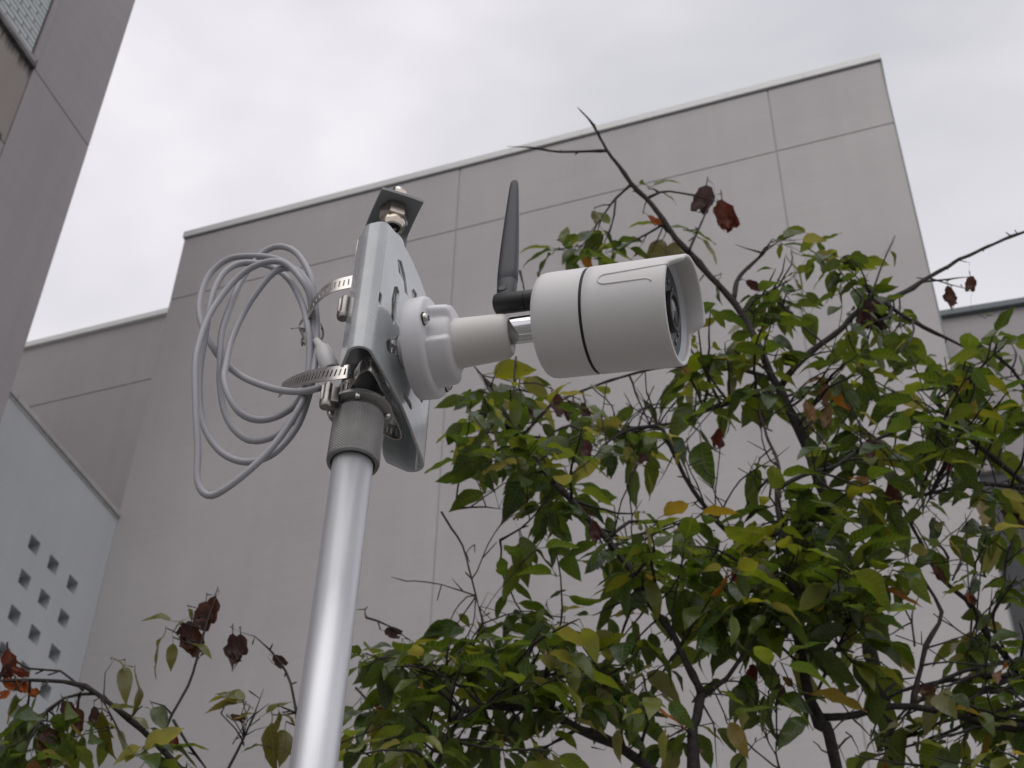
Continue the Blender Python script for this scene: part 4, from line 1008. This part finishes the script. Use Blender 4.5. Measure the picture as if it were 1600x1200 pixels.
for q in [(785,1146,75,34,OR),(615,988,10,30,DK),(655,1150,70,28,(.3,.2,.1)),(1092,1172,20,18,(.3,.2,.12)),(835,645,40,24,PL),(915,700,90,26,PL),(930,830,80,36,PL),(870,625,100,20,BR)]:
    TC.dry(*q)
TC.done()

# ---- slender tree at the lower left
TD = Tree('slender cherry tree at the lower left with red and withered leaves', (330,1290), 2.15, 51, .03)
TD.limb([(330,1290),(283,1200),(243,1157),(202,1126),(175,1103),(135,1072),(101,1064),(50,1063),(0,1064),(-40,1062)], 17, 5, 0, 0, 'trunk', ground=True)
TD.limb([(130,1079),(94,1049),(44,1045),(0,1015),(-30,1005)], 6, 4, 0, .05)
TD.limb([(190,1115),(148,1084),(101,1089),(74,1110),(51,1150),(30,1192)], 8, 5, .02, -.05)
TD.limb([(175,1103),(162,1086),(165,1052),(179,1030)], 5, 3, 0, 0)
TD.limb([(250,1165),(258,1140),(270,1116),(294,1072),(307,1032),(320,985),(338,932)], 8, 4, 0, 0)
TD.limb([(270,1125),(294,1163),(320,1197),(345,1240)], 7, 6, 0, .0)
TD.limb([(330,1260),(358,1197),(378,1157),(398,1113),(412,1076)], 8, 3, .02, .05)
TD.limb([(381,1150),(400,1140),(420,1135)], 4, 2.5, .03, .05); TD.limb([(395,1108),(382,1096)], 3, 2, .04, .05)
TD.limb([(420,1290),(462,1180),(459,1096),(446,1049),(422,1015),(398,995),(375,988)], 8, 3, .0, .0)
TD.limb([(330,1290),(380,1290),(420,1290)], 12, 9, .0, .0)
TD.limb([(439,1045),(425,1035),(418,1026)], 3, 2, 0, 0)
TD.limb([(160,1090),(190,1150),(210,1180)], 4, 2.5, 0, -.05)
for c_ in [(70,1130,45,30,8),(30,1175,30,22,6),(110,1165,35,30,5),(215,1180,40,20,5)]:
    TD.cluster(*c_, size=.95, autumn=.08, dr=.08)
for l_ in [(268,970,222,957,GY),(255,995,225,1055,GY),(270,1005,268,1048,GY),(290,968,262,985,GP),(295,950,303,970,GO),(300,1005,335,1017,GY),(195,1042,195,1092,GP),(212,1055,228,1112,GO),(180,1030,205,1040,GP),
           (160,1110,158,1185,GO),(170,1130,215,1170,None),(165,1108,212,1103,GY),(205,1120,238,1130,None),(240,1105,265,1140,GD),(235,1138,262,1148,GD),(225,1105,245,1110,GY),(250,1165,210,1172,None),
           (300,1165,325,1172,GY),(380,1098,338,1065,GY),(370,1093,325,1082,GY),(372,1098,322,1098,GO),(395,1115,362,1125,GO),(415,1115,450,1085,GY),(435,1110,432,1155,GP),(425,1130,415,1200,GO),(445,1140,440,1190,GO),
           (410,1165,375,1180-12,GD),(25,1085,20,1118,GD),(60,1085,35,1125,GD),(95,1150,115,1180,GP),(70,1140,80,1200,BR+(1,)),(130,1150,118,1190,GD),(445,1115,462,1130,GO),(300,1200,340,1230,GD),(285,1180,250,1205,GO)]:
    TD.one(*l_, dd=-.02)
for q in [(325,955,115,52,BR),(318,962,100,46,BR),(303,1005,85,52,BR),(290,985,130,34,DK),(368,1015,80,52,DK),(374,1010,95,40,DK),(437,1033,35,26,DK),(16,1036,80,42,RD),(32,1046,20,34,RD),(8,1050,120,30,DK),(45,1070,30,40,OR),(22,1068,10,40,OR),(5,1085,160,24,OR),
          (372,1120,10,26,BR),(273,1160,70,26,RD),(120,1125,90,40,BR),(108,1110,60,36,PL),(78,1165,85,56,(.10,.05,.025)),(150,1120,80,34,DK),(95,1130,70,26,BR),(295,1000,60,40,BR)]:
    TD.dry(*q)
TD.done()
